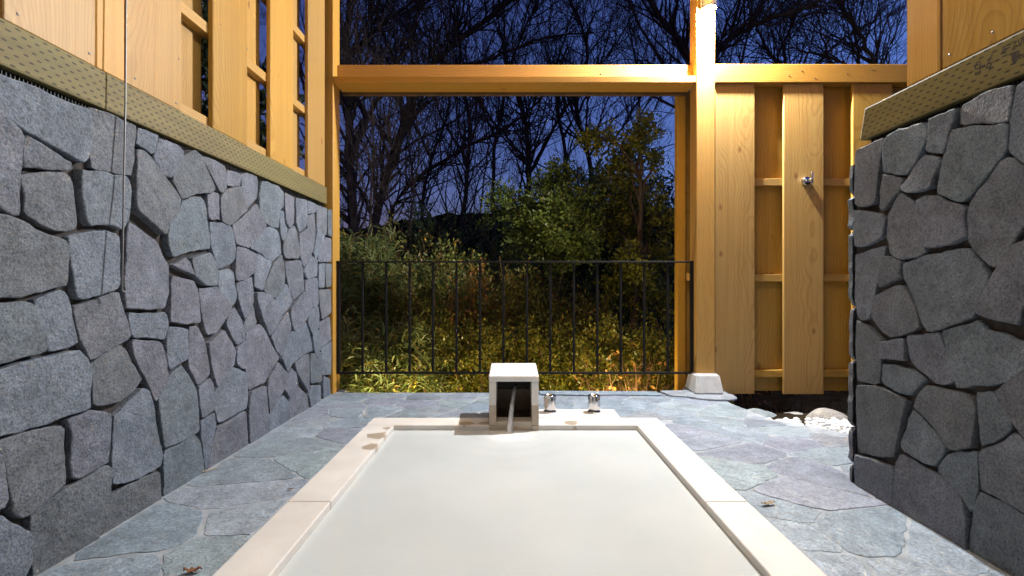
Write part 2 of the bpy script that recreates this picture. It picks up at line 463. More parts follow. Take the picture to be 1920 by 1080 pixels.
M_OLIVE = leaf_mat('olive_leaf', [(0, (0.131, 0.143, 0.033)), (0.5, (0.219, 0.208, 0.040)), (0.85, (0.329, 0.263, 0.044)), (1, (0.350, 0.154, 0.033))])

# ---------------------------------------------------------------- ground, hill, paving, ceiling
def grid_axis(lo, hi, near_lo, near_hi, step):
    a = list(np.arange(near_lo, near_hi + 1e-6, step))
    s, x = step, near_lo
    left = []
    while x > lo:
        s *= 1.35; x -= s; left.append(max(x, lo))
    s, x = step, near_hi
    right = []
    while x < hi:
        s *= 1.35; x += s; right.append(min(x, hi))
    return np.array(left[::-1] + a + right)

def ground_z(x, y):
    z = -0.62 + 0.10 * noise.noise((x * 0.5, y * 0.5, 0.3)) + 0.04 * noise.noise((x * 2, y * 2, 1.7))
    if y > 7: z += (y - 7) * 0.06
    # bank that carries the white gravel beside the paving
    k = min(1, max(0, (x - 1.05) / 0.15)) * min(1, max(0, (3.02 - y) / 0.10)) * min(1, max(0, (3.3 - x) / 0.2))
    return z + k * (-0.065 - z)

gx = grid_axis(-250, 250, -3.0, 4.0, 0.125); gy = grid_axis(-40, 300, 1.5, 7.0, 0.125)
gv = [(x, y, ground_z(x, y)) for y in gy for x in gx]
nx = len(gx)
gf = [(j * nx + i, j * nx + i + 1, (j + 1) * nx + i + 1, (j + 1) * nx + i) for j in range(len(gy) - 1) for i in range(nx - 1)]
tag(link('ground', mesh('ground', gv, gf, True), M_SOIL), 'dark garden soil sloping away beyond the terrace', None, None, 'structure')

hv, hf = [], []
hx = np.linspace(-90, 90, 420)
for j in range(14):
    for x in hx:
        y = 38 + j * 3.2
        top = 9.0 + 1.6 * math.sin(x * 0.09 + 0.6) + 1.1 * noise.noise((x * 0.16, 0.4, 0)) + 0.4 * noise.noise((x * 0.9, 2, 0)) + 0.45 * abs(noise.noise((x * 2.3, 7, 0))) - 0.5
        s = math.sin(min(1, j / 8) * math.pi / 2)
        hv.append((x, y, -1.0 + (top + 1.5) * s + 0.25 * noise.noise((x, y, 0))))
for j in range(13):
    for i in range(419): hf.append((j * 420 + i, j * 420 + i + 1, (j + 1) * 420 + i + 1, (j + 1) * 420 + i))
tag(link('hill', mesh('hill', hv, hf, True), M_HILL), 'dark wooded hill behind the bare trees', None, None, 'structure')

XLI, XRI, XLO, XRO, YI, YO = -0.556, 0.596, -0.690, 0.728, 2.364, 2.496    # tub opening and outer edge of its coping
YN, YNO = 0.30, 0.17
paving = bpy.data.objects.new('paving', None); COL.objects.link(paving)
tag(paving, 'bluish grey crazy paving of flat stones round the bath', None, None, 'structure')
ZB = -0.0022
rim = [(XRO, -0.8), (1.40, -0.8), (1.40, 1.70), (2.5, 1.70), (2.5, 1.93), (1.95, 2.03), (1.535, 2.27), (1.31, 2.51), (1.25, 2.83), (1.25, 3.12), (XRO, 3.12)]
bm = bmesh.new()
for poly in ([(-1.40, -0.8), (XLO, -0.8), (XLO, 3.12), (-1.06, 3.12), (-1.06, 3.21), (-1.40, 3.21)], rim, [(XLO, YO), (XRO, YO), (XRO, 3.12), (XLO, 3.12)], [(XLO, -0.8), (XRO, -0.8), (XRO, YNO), (XLO, YNO)]):
    me = prism_mesh(poly, -0.75, ZB); bm.from_mesh(me); bpy.data.meshes.remove(me)
me = bpy.data.meshes.new('bed'); bm.to_mesh(me); bm.free()
link('mortar_bed', me, M_BED, paving)

def clip(poly, a, b, c):
    """keep a*x+b*y<=c"""
    out = []
    n = len(poly)
    for i in range(n):
        p, q = poly[i], poly[(i + 1) % n]
        dp, dq = a * p[0] + b * p[1] - c, a * q[0] + b * q[1] - c
        if dp <= 0: out.append(p)
        if (dp < 0) != (dq < 0) and abs(dp - dq) > 1e-12:
            s = dp / (dp - dq)
            out.append((p[0] + s * (q[0] - p[0]), p[1] + s * (q[1] - p[1])))
    return out

def area(poly):
    return 0.5 * abs(sum(poly[i][0] * poly[(i + 1) % len(poly)][1] - poly[(i + 1) % len(poly)][0] * poly[i][1] for i in range(len(poly)))) if len(poly) > 2 else 0

def vcell(seeds, i, bounds):
    x0, x1, y0, y1 = bounds
    poly = [(x0, y0), (x1, y0), (x1, y1), (x0, y1)]
    sx, sy = seeds[i]
    for j, (tx, ty) in enumerate(seeds):
        if j == i or (tx - sx) ** 2 + (ty - sy) ** 2 > 1.6: continue
        a, b = tx - sx, ty - sy
        poly = clip(poly, a, b, (tx * tx + ty * ty - sx * sx - sy * sy) / 2)
        if len(poly) < 3: return []
    return poly

def smooth_outline(poly, spacing, rough, rnd, rounds=1, cut=0.18):
    """corner-cut, resample and roughen a 2-D outline"""
    for _ in range(rounds):
        out = []
        n = len(poly)
        for i in range(n):
            p, q = poly[i], poly[(i + 1) % n]
            out += [(p[0] + cut * (q[0] - p[0]), p[1] + cut * (q[1] - p[1])), (q[0] - cut * (q[0] - p[0]), q[1] - cut * (q[1] - p[1]))]
        poly = out
    per = [math.dist(poly[i], poly[(i + 1) % len(poly)]) for i in range(len(poly))]
    tot = sum(per); m = max(8, int(round(tot / spacing)))
    pts, i, acc = [], 0, 0.0
    for k in range(m):
        d = tot * k / m
        while d > acc + per[i] and i < len(poly) - 1: acc += per[i]; i += 1
        s = (d - acc) / (per[i] + 1e-12)
        p, q = poly[i], poly[(i + 1) % len(poly)]
        pts.append((p[0] + (q[0] - p[0]) * s, p[1] + (q[1] - p[1]) * s))
    cx = sum(p[0] for p in pts) / len(pts); cy = sum(p[1] for p in pts) / len(pts)
    out = []
    sd = rnd.uniform(0, 90)
    for p in pts:
        e = rough * noise.noise((p[0] * 38 + sd, p[1] * 38, sd)) * 1.6
        d = math.hypot(p[0] - cx, p[1] - cy) + 1e-6
        out.append((p[0] + (p[0] - cx) / d * e, p[1] + (p[1] - cy) / d * e))
    return out

def inset(pts, d):
    n = len(pts)
    a = sum(pts[i][0] * pts[(i + 1) % n][1] - pts[(i + 1) % n][0] * pts[i][1] for i in range(n))
    s = 1 if a > 0 else -1
    out = []
    for i in range(n):
        p, q = pts[i - 1], pts[(i + 1) % n]
        tx, ty = q[0] - p[0], q[1] - p[1]
        l = math.hypot(tx, ty) + 1e-9
        out.append((pts[i][0] - s * ty / l * d, pts[i][1] + s * tx / l * d))
    return out

def stone_mesh(pts, to3d, h, bev, dome, rnd, sink):
    """outline -> slab with worn arris and an uneven face; to3d(u, v, height)"""
    n = len(pts)
    cx = sum(p[0] for p in pts) / n; cy = sum(p[1] for p in pts) / n
    sd = rnd.uniform(0, 99)
    tx, ty = rnd.uniform(-1, 1) * dome * 7, rnd.uniform(-1, 1) * dome * 7
    def hh(p): return h + tx * (p[0] - cx) + ty * (p[1] - cy)
    l1 = inset(pts, bev * 0.35); l2 = inset(pts, bev)
    e = [bev * (0.7 + 0.6 * noise.noise((p[0] * 60 + sd, p[1] * 60, 3.1))) for p in pts]
    v = [to3d(p[0], p[1], sink) for p in pts]
    v += [to3d(p[0], p[1], hh(p) - d * 1.2) for p, d in zip(pts, e)]
    v += [to3d(p[0], p[1], hh(p) - d * 0.4) for p, d in zip(l1, e)]
    v += [to3d(p[0], p[1], hh(p)) for p in l2]
    f = []
    for r in range(3):
        for i in range(n):
            j = (i + 1) % n
            f.append((r * n + i, r * n + j, (r + 1) * n + j, (r + 1) * n + i))
    f.append(tuple(3 * n + i for i in range(n)))
    return v, f

def link_local(name, v, f, mat, parent, smooth=False):
    c = sum((Vector(x) for x in v), Vector()) / len(v)
    return link(name, mesh(name, [Vector(x) - c for x in v], f, smooth), mat, parent, c)

seeds = []
tries = 0
frng = random.Random(21)
while tries < 9000:
    tries += 1
    p = (frng.uniform(-1.2, 2.4), frng.uniform(-0.5, 3.15))
    r = 0.135 if p[1] > 2.3 else 0.155
    if all(((p[0] - q[0]) / 1.15) ** 2 + ((p[1] - q[1]) / 0.9) ** 2 > r * r for q in seeds): seeds.append(p)
seeds = [s for s in seeds if not (XLO < s[0] < XRO and YNO < s[1] < YO) and s[0] > -1.09 and not (s[0] > 1.15 and s[1] < 1.74)]
edge = [((1.25, 3.3), (1.25, 2.83)), ((1.25, 2.83), (1.31, 2.51)), ((1.31, 2.51), (1.535, 2.27)), ((1.535, 2.27), (1.95, 2.03)), ((1.95, 2.03), (2.5, 1.93))]
def seg_dist(p, a, b):
    t_ = max(0, min(1, ((p[0] - a[0]) * (b[0] - a[0]) + (p[1] - a[1]) * (b[1] - a[1])) / ((b[0] - a[0]) ** 2 + (b[1] - a[1]) ** 2)))
    return math.hypot(p[0] - a[0] - t_ * (b[0] - a[0]), p[1] - a[1] - t_ * (b[1] - a[1]))
for i, s in enumerate(seeds):
    if XLO < s[0] < XRO and YNO < s[1] < YO: continue
    if s[0] > 1.163 and s[1] < 1.72: continue
    if s[0] < -1.105: continue
    a, b = min(edge, key=lambda e: seg_dist(s, *e))
    dx, dy = b[0] - a[0], b[1] - a[1]
    ea, eb = -dy, dx                      # normal pointing to the gravel side
    ec = ea * a[0] + eb * a[1]
    if ea * s[0] + eb * s[1] > ec - 0.03 * math.hypot(dx, dy): continue
    poly = vcell(seeds, i, (-1.105, 2.5, -0.6, 3.115))
    if len(poly) < 3: continue
    poly = clip(poly, ea, eb, ec)
    inside = poly
    for c in ((1, 0, XRO), (-1, 0, -XLO), (0, 1, YO), (0, -1, -YNO)): inside = clip(inside, *c) if len(inside) > 2 else []
    if area(inside) > 1e-5:
        best = []
        for c in ((1, 0, XLO - 0.004), (-1, 0, -XRO - 0.004), (0, -1, -YO - 0.004), (0, 1, YNO - 0.004)):
            if c[0] * s[0] + c[1] * s[1] < c[2]:
                q = clip(poly, *c)
                if area(q) > area(best): best = q
        poly = best
    if s[1] < 1.72: poly = clip(poly, 1, 0, 1.168)
    elif s[0] > 1.163: poly = clip(poly, 0, -1, -1.73)
    if area(poly) < 0.004: continue
    gap = frng.choice([0.0015, 0.002, 0.003, 0.005, 0.009])
    o = smooth_outline(inset(poly, gap), 0.022, 0.007, frng, 1, 0.10)
    v, f = stone_mesh(o, lambda u, q, h: (u, q, h), frng.uniform(-0.001, 0.0005), 0.0020, 0.0007, frng, -0.03)
    link_local('flagstone', v, f, M_FLAG, paving)

tag(box('bounce_wall', -1.45, 1.55, -0.98, -0.82, -0.5, 2.74, plain('plaster', (0.55, 0.53, 0.49), 0.9, noise_scale=8, amt=0.06), None, 0.004), 'unseen plaster wall added behind the camera to bounce light and block sky', None, None, 'structure')  # unseen wall, added for bounce, neutral reflections and less sky fill
CZ0, CZ1 = 2.74, 2.80
tag(box('ceiling', -1.45, 1.55, -0.8, 3.35, CZ0, CZ1, M_WY, None, 0.004), 'timber roof boarding over the bath', None, None, 'structure')

# ---------------------------------------------------------------- stone walls
XW_L, XW_R = -1.110, 1.163
TILE = {'1': (0, 120, 4.5), '2': (0, 360, 4.5), '3': (0, 600, 4.5), '4': (0, 840, 4.5), '5': (300, 240, 4.5), '6': (300, 440, 4.5), '7': (300, 660, 4.5),
        'a': (1580, 120, 4.5), 'b': (1580, 340, 4.153), 'c': (1580, 580, 4.153), 'd': (1580, 820, 4.153)}
LEFT = """
1 -150,10 0,85 150,140 350,215 560,320 720,375 750,400 768,560 765,640 745,790 700,830 560,745 200,540 0,405 -150,330
1 745,380 790,370 900,410 1030,470 1150,530 1135,650 1130,800 1110,940 1060,935 900,905 800,880 775,780 765,620 780,540
1 -150,380 0,425 90,480 190,590 165,800 150,950 140,1100 150,1280 80,1270 0,1210 -150,1150
1 205,640 230,600 330,660 610,840 620,895 520,890 400,880 190,865 195,760
1 170,940 430,920 600,930 630,1000 640,1200 668,1385 560,1420 470,1400 330,1330 215,1255 225,1080
1 680,895 850,915 1090,960 1108,1040 1100,1180 1085,1320 1040,1400 960,1360 870,1345 750,1365 710,1250 690,1100
1 1160,540 1240,565 1330,605 1310,700 1285,770 1230,720 1150,680
5 -20,90 40,100 150,150 190,215 160,300 110,370 105,415 35,395 -60,255 -40,170
1 1150,730 1200,725 1280,800 1380,930 1530,1140 1500,1240 1420,1350 1390,1450 1300,1360 1200,1270 1150,1240 1130,1100 1150,900
5 300,185 345,230 400,370 465,510 440,545 300,550 190,600 110,440 120,380 200,240
5 350,235 430,255 550,320 570,400 575,490 545,545 520,540 460,420 400,310
5 575,360 640,370 690,390 685,490 620,495 575,480
5 690,390 740,380 830,410 840,500 830,590 745,680 720,600 700,500
5 860,450 910,455 990,490 1040,540 1040,660 1010,700 1000,850 930,830 890,790 845,680 840,570
5 550,530 620,500 690,500 710,580 740,690 680,740 600,820 530,790 515,700 520,580
5 405,570 450,545 495,560 500,650 505,770 440,770 415,750
5 190,625 290,580 380,590 405,650 415,800 435,900 435,1015 300,1030 190,1060 110,1090 70,990 70,880 100,790 180,690
5 430,800 510,795 605,825 625,890 645,990 640,1100 590,1155 505,1195 470,1100 440,1000
5 620,820 700,760 820,640 860,720 900,830 820,920 750,1010 650,980 630,890
5 770,1010 890,850 930,835 1000,860 1020,950 1030,1060 945,1135 870,1060 830,1040
5 1045,545 1100,570 1130,590 1125,800 1090,850 1060,800 1050,650
5 1010,700 1045,700 1055,810 1080,850 1040,960 1020,900
5 1140,590 1240,610 1250,700 1240,830 1175,880 1150,790
5 1245,610 1320,650 1315,710 1245,725
5 1325,650 1410,680 1410,900 1380,920 1330,840
5 1245,740 1315,720 1320,840 1310,950 1290,1060 1260,960 1250,840
5 1090,870 1140,820 1165,880 1190,1060 1170,1100 1070,1100 1050,1050 1060,940
5 1180,900 1250,845 1280,1000 1280,1090 1220,1180 1190,1080
5 1330,850 1390,920 1340,1060 1310,1110 1295,1060
5 1410,925 1450,935 1450,1130 1330,1130 1340,1040 1370,970
5 1415,690 1450,690 1450,920 1415,900
6 650,100 750,130 815,170 800,310 720,380 650,385 640,300
6 835,160 900,200 950,240 900,370 870,470 800,440 800,330 815,230
6 1030,170 1055,250 1065,370 1060,420 990,530 940,515 880,470 920,360 960,250
6 1060,235 1190,215 1205,320 1220,470 1135,550 1090,420 1070,330
6 1285,180 1325,210 1320,350 1240,380 1210,310
6 1335,250 1390,245 1385,445 1335,450
6 1400,245 1450,250 1445,435 1400,445
6 1230,385 1320,365 1330,480 1330,590 1280,620 1225,480
6 1340,470 1445,460 1445,660 1365,715 1345,600
6 105,260 220,195 250,240 290,340 200,300
6 260,205 420,150 470,250 490,320 490,425 390,435 290,350
6 505,310 590,290 630,320 640,420 660,530 640,590 610,600 540,500 490,410
6 650,420 780,360 790,440 790,560 720,720 680,600 660,490
6 800,490 870,490 940,520 1000,590 1040,690 930,860 870,720 810,560
6 985,545 1070,415 1100,480 1125,560 1085,630 1040,680
6 1110,630 1215,480 1260,570 1280,630 1210,750 1130,815 1110,700
6 1270,640 1330,595 1345,680 1335,790 1290,850 1250,740
6 1340,750 1440,690 1450,890 1360,950 1350,840
6 1290,850 1340,800 1360,940 1330,1050 1305,980
6 100,350 230,380 300,400 335,500 350,740 200,750 80,730 95,550
6 340,460 490,435 560,530 610,610 570,700 480,830 410,845 370,700
6 630,620 680,700 715,800 720,890 650,930 560,760 590,670
6 795,580 830,740 780,810 730,840 715,760
6 730,840 840,755 890,830 930,920 1000,1040 930,1150 890,1240 760,1310 735,1150 725,950
6 935,860 1090,645 1115,780 1100,840 1060,950 1020,1030 970,960
6 1115,825 1250,735 1285,860 1305,980 1230,1005 1120,1090 1080,1160 1030,1040 1070,940
6 65,780 240,795 245,1050 205,1065 90,1145 60,1020 60,900
6 260,780 330,780 385,900 415,1080 425,1180 325,1270 255,1120 245,1000
6 405,925 540,800 600,900 645,980 630,1090 480,1290 430,1130
6 645,960 725,890 730,1120 700,1130 640,1080
7 1140,100 1240,20 1270,20 1270,270 1260,340 1160,170
7 1275,10 1320,20 1370,0 1370,250 1280,265
6 1365,960 1450,900 1460,1180 1375,1185 1365,1100
7 1385,200 1440,225 1445,350 1385,390
7 1275,285 1360,280 1355,420 1270,460 1255,370
7 200,110 260,200 320,300 335,450 335,670 200,750 40,810 20,600 0,400 90,210
3 1110,170 1370,185 1390,260 1420,440 1420,530 1310,690 1260,560 1200,430 1130,290
7 330,300 430,215 455,300 465,480 350,560 335,420
7 460,370 630,125 730,180 745,320 740,470 600,550 510,605 480,470
7 345,590 470,510 475,640 440,780 390,940 360,780
7 490,640 590,590 730,490 760,740 620,860 410,960 450,800
7 760,345 890,285 915,500 930,660 770,745 750,500
7 990,90 1060,170 1080,190 1040,320 930,520 905,300 920,220
7 1115,140 1150,180 1165,270 1095,390 1040,310 1075,200
7 1040,365 1095,420 1095,570 940,650 930,530
7 1165,285 1250,370 1255,465 1105,560 1105,410
7 40,850 310,700 345,780 385,950 200,1090 50,1170 45,1000
2 -150,130 0,185 160,240 350,350 540,395 575,450 580,600 575,780 420,820 260,850 150,890 0,890 -150,900
2 590,390 680,355 900,325 1010,360 1015,550 1010,810 880,850 700,910 660,900 625,740 600,560
2 1095,250 1180,310 1340,420 1380,530 1430,620 1425,850 1390,985 1230,990 1060,980 1055,750 1085,400
2 -150,930 200,930 300,960 350,1050 380,1180 395,1330 250,1380 0,1445 -150,1470
2 300,920 540,820 590,900 620,1020 640,1150 675,1280 560,1320 430,1355 400,1230 370,1090
2 625,975 880,885 1010,840 1050,1000 1110,1170 1100,1230 980,1290 830,1380 760,1420 700,1290 650,1130
2 1080,1025 1240,1030 1400,1015 1420,1100 1400,1240 1120,1225 1090,1100
3 -150,480 0,430 160,365 330,330 480,305 660,255 730,330 775,440 750,620 755,745 560,810 350,890 0,980 -150,1020
3 770,385 900,280 1030,205 1080,250 1130,360 1220,490 1130,610 1040,680 920,715 800,720 790,560
3 570,860 740,770 830,765 940,800 935,1000 920,1210 700,1330 630,1350 610,1150 620,950
3 970,820 1100,690 1210,575 1260,610 1300,730 1310,880 1370,1150 1350,1230 1160,1340 960,1390 950,1180 970,950
3 -150,1060 0,1020 300,930 545,890 545,1100 545,1390 430,1480 250,1640 200,1660 110,1630 60,1350 10,1100
4 -150,-20 5,60 30,250 70,420 30,500 -150,560
4 275,560 450,420 560,350 640,320 760,240 890,140 950,190 920,370 890,440 850,600 810,700 560,850 280,980 270,780
4 -150,560 20,570 60,620 180,680 245,690 260,780 255,960 130,1090 -150,1230
4 890,440 1060,330 1200,260 1350,195 1365,360 1160,500 830,690 855,560
"""
RIGHT = """
a 100,735 330,625 322,720 295,850 285,1000 258,1185 190,1200 110,1195 95,1000
a 375,610 480,560 690,500 720,540 690,690 620,820 540,935 440,930 345,905 340,760 345,670
a 735,470 830,430 955,375 945,460 900,580 870,690 850,755 770,750 710,740 725,640 740,540
a 1000,350 1110,290 1250,220 1440,180 1420,300 1400,440 1390,490 1200,495 1000,515 985,430
a 1450,200 1560,120 1700,40 1700,900 1560,860 1410,760 1370,650 1395,500 1430,330
a 930,560 1080,530 1230,530 1390,500 1375,700 1330,790 1200,950 1090,1080 1000,1170 900,1140 800,1090 830,900 890,700
a 690,765 835,800 820,860 770,930 745,1045 650,1062 540,1085 478,1055 550,970 630,840
a 340,935 420,945 500,975 470,1070 410,1120 335,1240 310,1210 315,1080
b 1230,-150 1292,-189 1412,-100 1560,0 1560,250 1400,330 1340,420 1230,610 1180,680 1120,660 1050,580 970,490 965,350 970,190 1060,60 1120,0
b 80,230 200,235 300,260 325,300 300,430 180,500 90,510 80,380
b 350,270 380,190 440,90 520,140 570,200 590,330 620,470 625,550 560,590 450,605 370,570 345,420
b 580,150 650,115 740,120 820,160 950,200 940,300 960,420 880,470 700,515 650,520 610,380 590,250
b 85,575 200,535 310,500 300,600 270,720 240,860 200,1060 150,1080 110,1060 85,900
b 290,600 340,580 440,620 425,700 440,740 330,800 275,830 275,700
b 445,640 600,590 800,550 970,525 1050,620 1130,760 1100,860 1020,1000 1015,1035 900,1095 760,1145 640,1170 590,1110 510,860 460,760
b 1150,770 1240,630 1340,500 1420,470 1560,440 1560,1000 1400,960 1370,1110 1240,1090 1120,1060 1030,1020 1100,870
b 245,900 350,840 455,810 510,900 560,1020 585,1130 500,1180 360,1215 320,1190 245,1100 215,1060
c 95,85 180,140 300,250 285,400 275,570 240,580 110,555 90,300
c 290,260 400,240 480,225 480,400 400,390 290,380
c 495,205 620,200 740,180 780,290 830,450 850,570 780,590 690,570 620,490 560,450 530,400 510,290
c 770,175 900,140 1050,95 1100,160 1230,200 1412,270 1560,320 1560,400 1400,470 1270,550 1150,590 1020,590 880,610 840,480 800,310
c 300,430 400,440 540,480 630,545 570,610 520,670 430,650 330,590 290,560
c 100,595 240,600 360,640 490,705 450,850 410,1000 380,1140 270,1150 110,1110 95,900
c 540,760 570,670 650,590 760,620 870,650 970,660 1010,720 1020,830 1000,1080 820,1090 720,940 640,840
c 530,790 600,840 700,950 800,1080 740,1160 700,1220 620,1190 450,1090 440,1060 480,930
c 1030,640 1170,650 1200,740 1320,910 1180,1020 1060,1060 1045,900
c 1170,640 1280,560 1412,480 1560,420 1560,1150 1440,1050 1350,930 1250,790
d 1060,100 1200,60 1330,-30 1400,10 1560,200 1560,650 1412,580 1260,490 1070,400 1050,250
d 800,140 900,120 1030,105 1035,250 1030,420 990,600 900,450 740,280 730,250
d 400,200 440,130 520,170 640,250 750,300 870,420 920,520 945,700 945,860 650,700 380,520 385,350
d 100,140 250,180 385,240 380,500 290,490 100,370
d 1050,420 1250,510 1412,610 1560,700 1560,1180 1380,1080 970,850 980,700 1010,560
"""
def wall_polys(text, xw):
    out = []
    for ln in text.strip().splitlines():
        k, *pts = ln.split()
        ox, oy, sc = TILE[k]
        poly = []
        for p in pts:
            x, y = map(float, p.split(','))
            px, py = ox + x / sc, oy + y / sc
            Y = xw * F / (px - CX)
            z = CZ - (py - CY) * Y / F
            poly.append((Y, -0.02 if z < 0.034 else z))
        out.append(poly)
    return out

def build_wall(name, text, xw, y_end, y_seen, label, side):
    """side +1: face looks to +X (left wall), -1: face looks to -X"""
    root = empty(name, (xw - side * 0.13, y_seen, 0), label, 'wall')
    wr = random.Random(5 if side > 0 else 9)
    core0, core1 = sorted((xw - side * 0.020, xw - side * 0.24))
    box('mortar_core', core0, core1, -0.8, y_end, -0.05, 1.135, M_MORTAR, root, 0.004)
    polys = wall_polys(text, xw)
    # the courses on the near side of the frame, beyond the picture's edge
    sd = []
    for _ in range(1500):
        p = (wr.uniform(-0.75, y_seen), wr.uniform(0.0, 1.13))
        if all(math.dist(p, q) > 0.17 for q in sd): sd.append(p)
    for i in range(len(sd)):
        c = vcell(sd, i, (-0.78, y_seen, 0.0, 1.12))
        if area(c) > 0.004: polys.append(inset(c, 0.007))
    for poly in polys:
        h = wr.uniform(-0.005, 0.006)
        o = smooth_outline(inset(poly, -0.0021), 0.017, 0.0030, wr, 1, 0.05)
        v, f = stone_mesh(o, lambda u, q, hh: (xw + side * hh, u, q), h, wr.uniform(0.0020, 0.0040), 0.005, wr, -0.05)
        link_local('stone', v, f, M_STONE, root)
    return root, wr

wall_l, _ = build_wall('stone_wall', LEFT, XW_L, 3.075, 1.05, 'long grey crazy-stone wall on the left under the slatted timber screen', 1)
wall_r, wr = build_wall('stone_wall', RIGHT, XW_R, 1.712, 1.13, 'shorter grey crazy-stone wall on the right, ending before the board fence', -1)
for z0, z1, d in ((0.985, 1.09, 0.030), (0.865, 0.980, 0.040), (0.605, 0.860, 0.036), (0.420, 0.600, 0.032), (0.190, 0.415, 0.040), (0.065, 0.185, 0.036), (-0.01, 0.060, 0.028)):
    o = smooth_outline([(1.167, z0), (1.375, z0), (1.375, z1), (1.167, z1)], 0.022, 0.004, wr, 1, 0.05)
    v, f = stone_mesh(o, lambda u, q, hh: (u, 1.705 + hh, q), d * 0.75, 0.010, 0.003, wr, 0.0)
    link_local('stone', v, f, M_STONE, wall_r)

# ---------------------------------------------------------------- timber screens on the walls
BW, RT, BT = 0.247, 0.040, 0.020            # board width, rail thickness, board thickness
_bm_cache = {}
def board_mesh(sx, sy, sz, bev=0.0025):
    k = (round(sx, 4), round(sy, 4), round(sz, 4))
    if k not in _bm_cache: _bm_cache[k] = box_mesh(sx, sy, sz, bev)
    return _bm_cache[k]
def board(name, x0, x1, y0, y1, z0, z1, mat, parent):
    return link(name, board_mesh(x1 - x0, y1 - y0, z1 - z0), mat, parent, ((x0 + x1) / 2, (y0 + y1) / 2, (z0 + z1) / 2))

def vent_strip(parent, x0, x1, y0, y1, z0, z1, side):
    v, f = [], []
    def add(a, b, c, d, e, g):
        o = len(v)
        for x in (a, b):
            for y in (c, d):
                for z in (e, g): v.append((x, y, z))
        f.extend([tuple(o + i for i in q) for q in ((0, 1, 3, 2), (4, 6, 7, 5), (0, 4, 5, 1), (2, 3, 7, 6), (0, 2, 6, 4), (1, 5, 7, 3))])
    add(x0, x1, y0, y1, z0, z1)
    face = x1 if side > 0 else x0
    y = y0
    while y < y1 - 0.01:
        add(*sorted((face + side * 0.0005, face + side * 0.012)), y, y + 0.0025, z0, z1 - 0.001)
        y += 0.010
    link('vent_strip', mesh('vent', v, f), M_VENT, parent)

def screen(name, x_face, side, y0, y_end, fronts, backs, posts, label, rail_end):
    """side +1: face to +X. fronts/backs are y centres, posts are y ranges"""
    root = empty(name, (x_face - side * 0.05, y_end - 0.3, 1.165), label, 'screen')
    bx = lambda a, b: sorted((x_face - side * a, x_face - side * b))
    x0, x1 = bx(0.0, 0.105)
    sill = box('sill_beam', x0, x1, y0, y_end, 1.165, 1.270, M_INC, root, 0.006, 2)
    sx0, sx1 = bx(0.028, 0.10)
    vent_strip(root, sx0, sx1, y0, y_end - 0.02, 1.136, 1.164, side)
    fx = bx(0.004, 0.004 + BT); rx = bx(0.0045 + BT, 0.004 + BT + RT); kx = bx(0.0045 + BT + RT, 0.0045 + 2 * BT + RT)
    for y in fronts: board('board', *fx, y - BW / 2, y + BW / 2, 1.2705, 2.738, M_WZ, root)
    for y in backs: board('board', *kx, y - BW / 2, y + BW / 2, 1.2705, 2.738, M_WZ, root)
    for z in (1.271, 1.630, 2.025, 2.42):
        lo = y0
        for p0, p1 in sorted(posts) + [(rail_end, None)]:
            if p0 - lo > 0.05: box('rail', *rx, lo, p0 - 0.001, z, z + 0.042, M_WY, root, 0.002)
            lo = p1 and p1 + 0.001
    for p0, p1 in posts:
        px = bx(0.006, 0.104)
        box('post', *px, p0, p1, 1.2705, 2.738, M_PZ, root, 0.004)
    return root, sill

scr_l, _ = screen('timber_screen', -1.130, 1, -0.78, 3.055, [-0.0535, 0.3765, 0.8065, 1.2365, 1.591, 2.0185, 2.4695, 2.9065],
                  [0.1615, 0.5915, 1.0215, 1.801, 2.242, 2.688], [(1.364, 1.466)], 'slatted yellow timber screen standing on the left stone wall', 3.045)
scr_r, sill_r = screen('timber_screen', 1.183, -1, -0.78, 1.695, [-0.0635, 0.3665, 0.7965, 1.2515], [0.1515, 0.5815, 1.024], [(1.388, 1.503)],
                 'yellow timber screen with stamped beam standing on the right stone wall', 1.50)
# round off the visible end of the right sill beam
for v in sill_r.data.vertices:
    if v.co.y > 1.2375 - 0.03 and v.co.z > 0.03: v.co.y -= 0.022; v.co.z -= 0.002

# handwriting and stamp on the right sill beam, drawn as ink strokes on its face
def strokes(parent, data, xf, wpx):
    ox, oy, sc = 1800, 30, 9.0
    v, f = [], []
    for st in data:
        pts = []
        for x, y in st:
            px, py = ox + x / sc, oy + y / sc
            Y = xf * F / (px - CX)
            pts.append(Vector((xf, Y, CZ - (py - CY) * Y / F)))
        for a, b in zip(pts, pts[1:]):
            d = (b - a); l = d.length
            if l < 1e-6: continue
            d /= l
            n = Vector((1, 0, 0)).cross(d) * wpx
            a2, b2 = a - d * wpx * 0.6, b + d * wpx * 0.6
            o = len(v)
            for q in (a2 - n, b2 - n, b2 + n, a2 + n): v.append(q + Vector((-0.0004 - 0.00001 * len(v) / 4, 0, 0)))
            f.append((o, o + 1, o + 2, o + 3))
    return link_local('ink_marking', v, f, M_INK, parent, False)
strokes(sill_r, [[(345, 760), (290, 785), (258, 840), (270, 900), (330, 880), (345, 800), (345, 960), (270, 995), (258, 965), (330, 940)],
                [(360, 850), (425, 825)], [(545, 655), (490, 770), (445, 880), (500, 870), (550, 770)], [(470, 790), (530, 800), (520, 860), (495, 920)]], 1.183, 0.0016)
strokes(sill_r, [[(715, 530), (790, 505)], [(730, 560), (795, 545), (770, 620), (720, 635), (715, 585), (760, 575)], [(720, 690), (800, 655)], [(805, 545), (845, 528)],
                [(880, 450), (955, 425), (885, 570), (950, 545)], [(985, 405), (1025, 510), (1060, 370)], [(1075, 350), (1085, 470)]], 1.183, 0.0013)
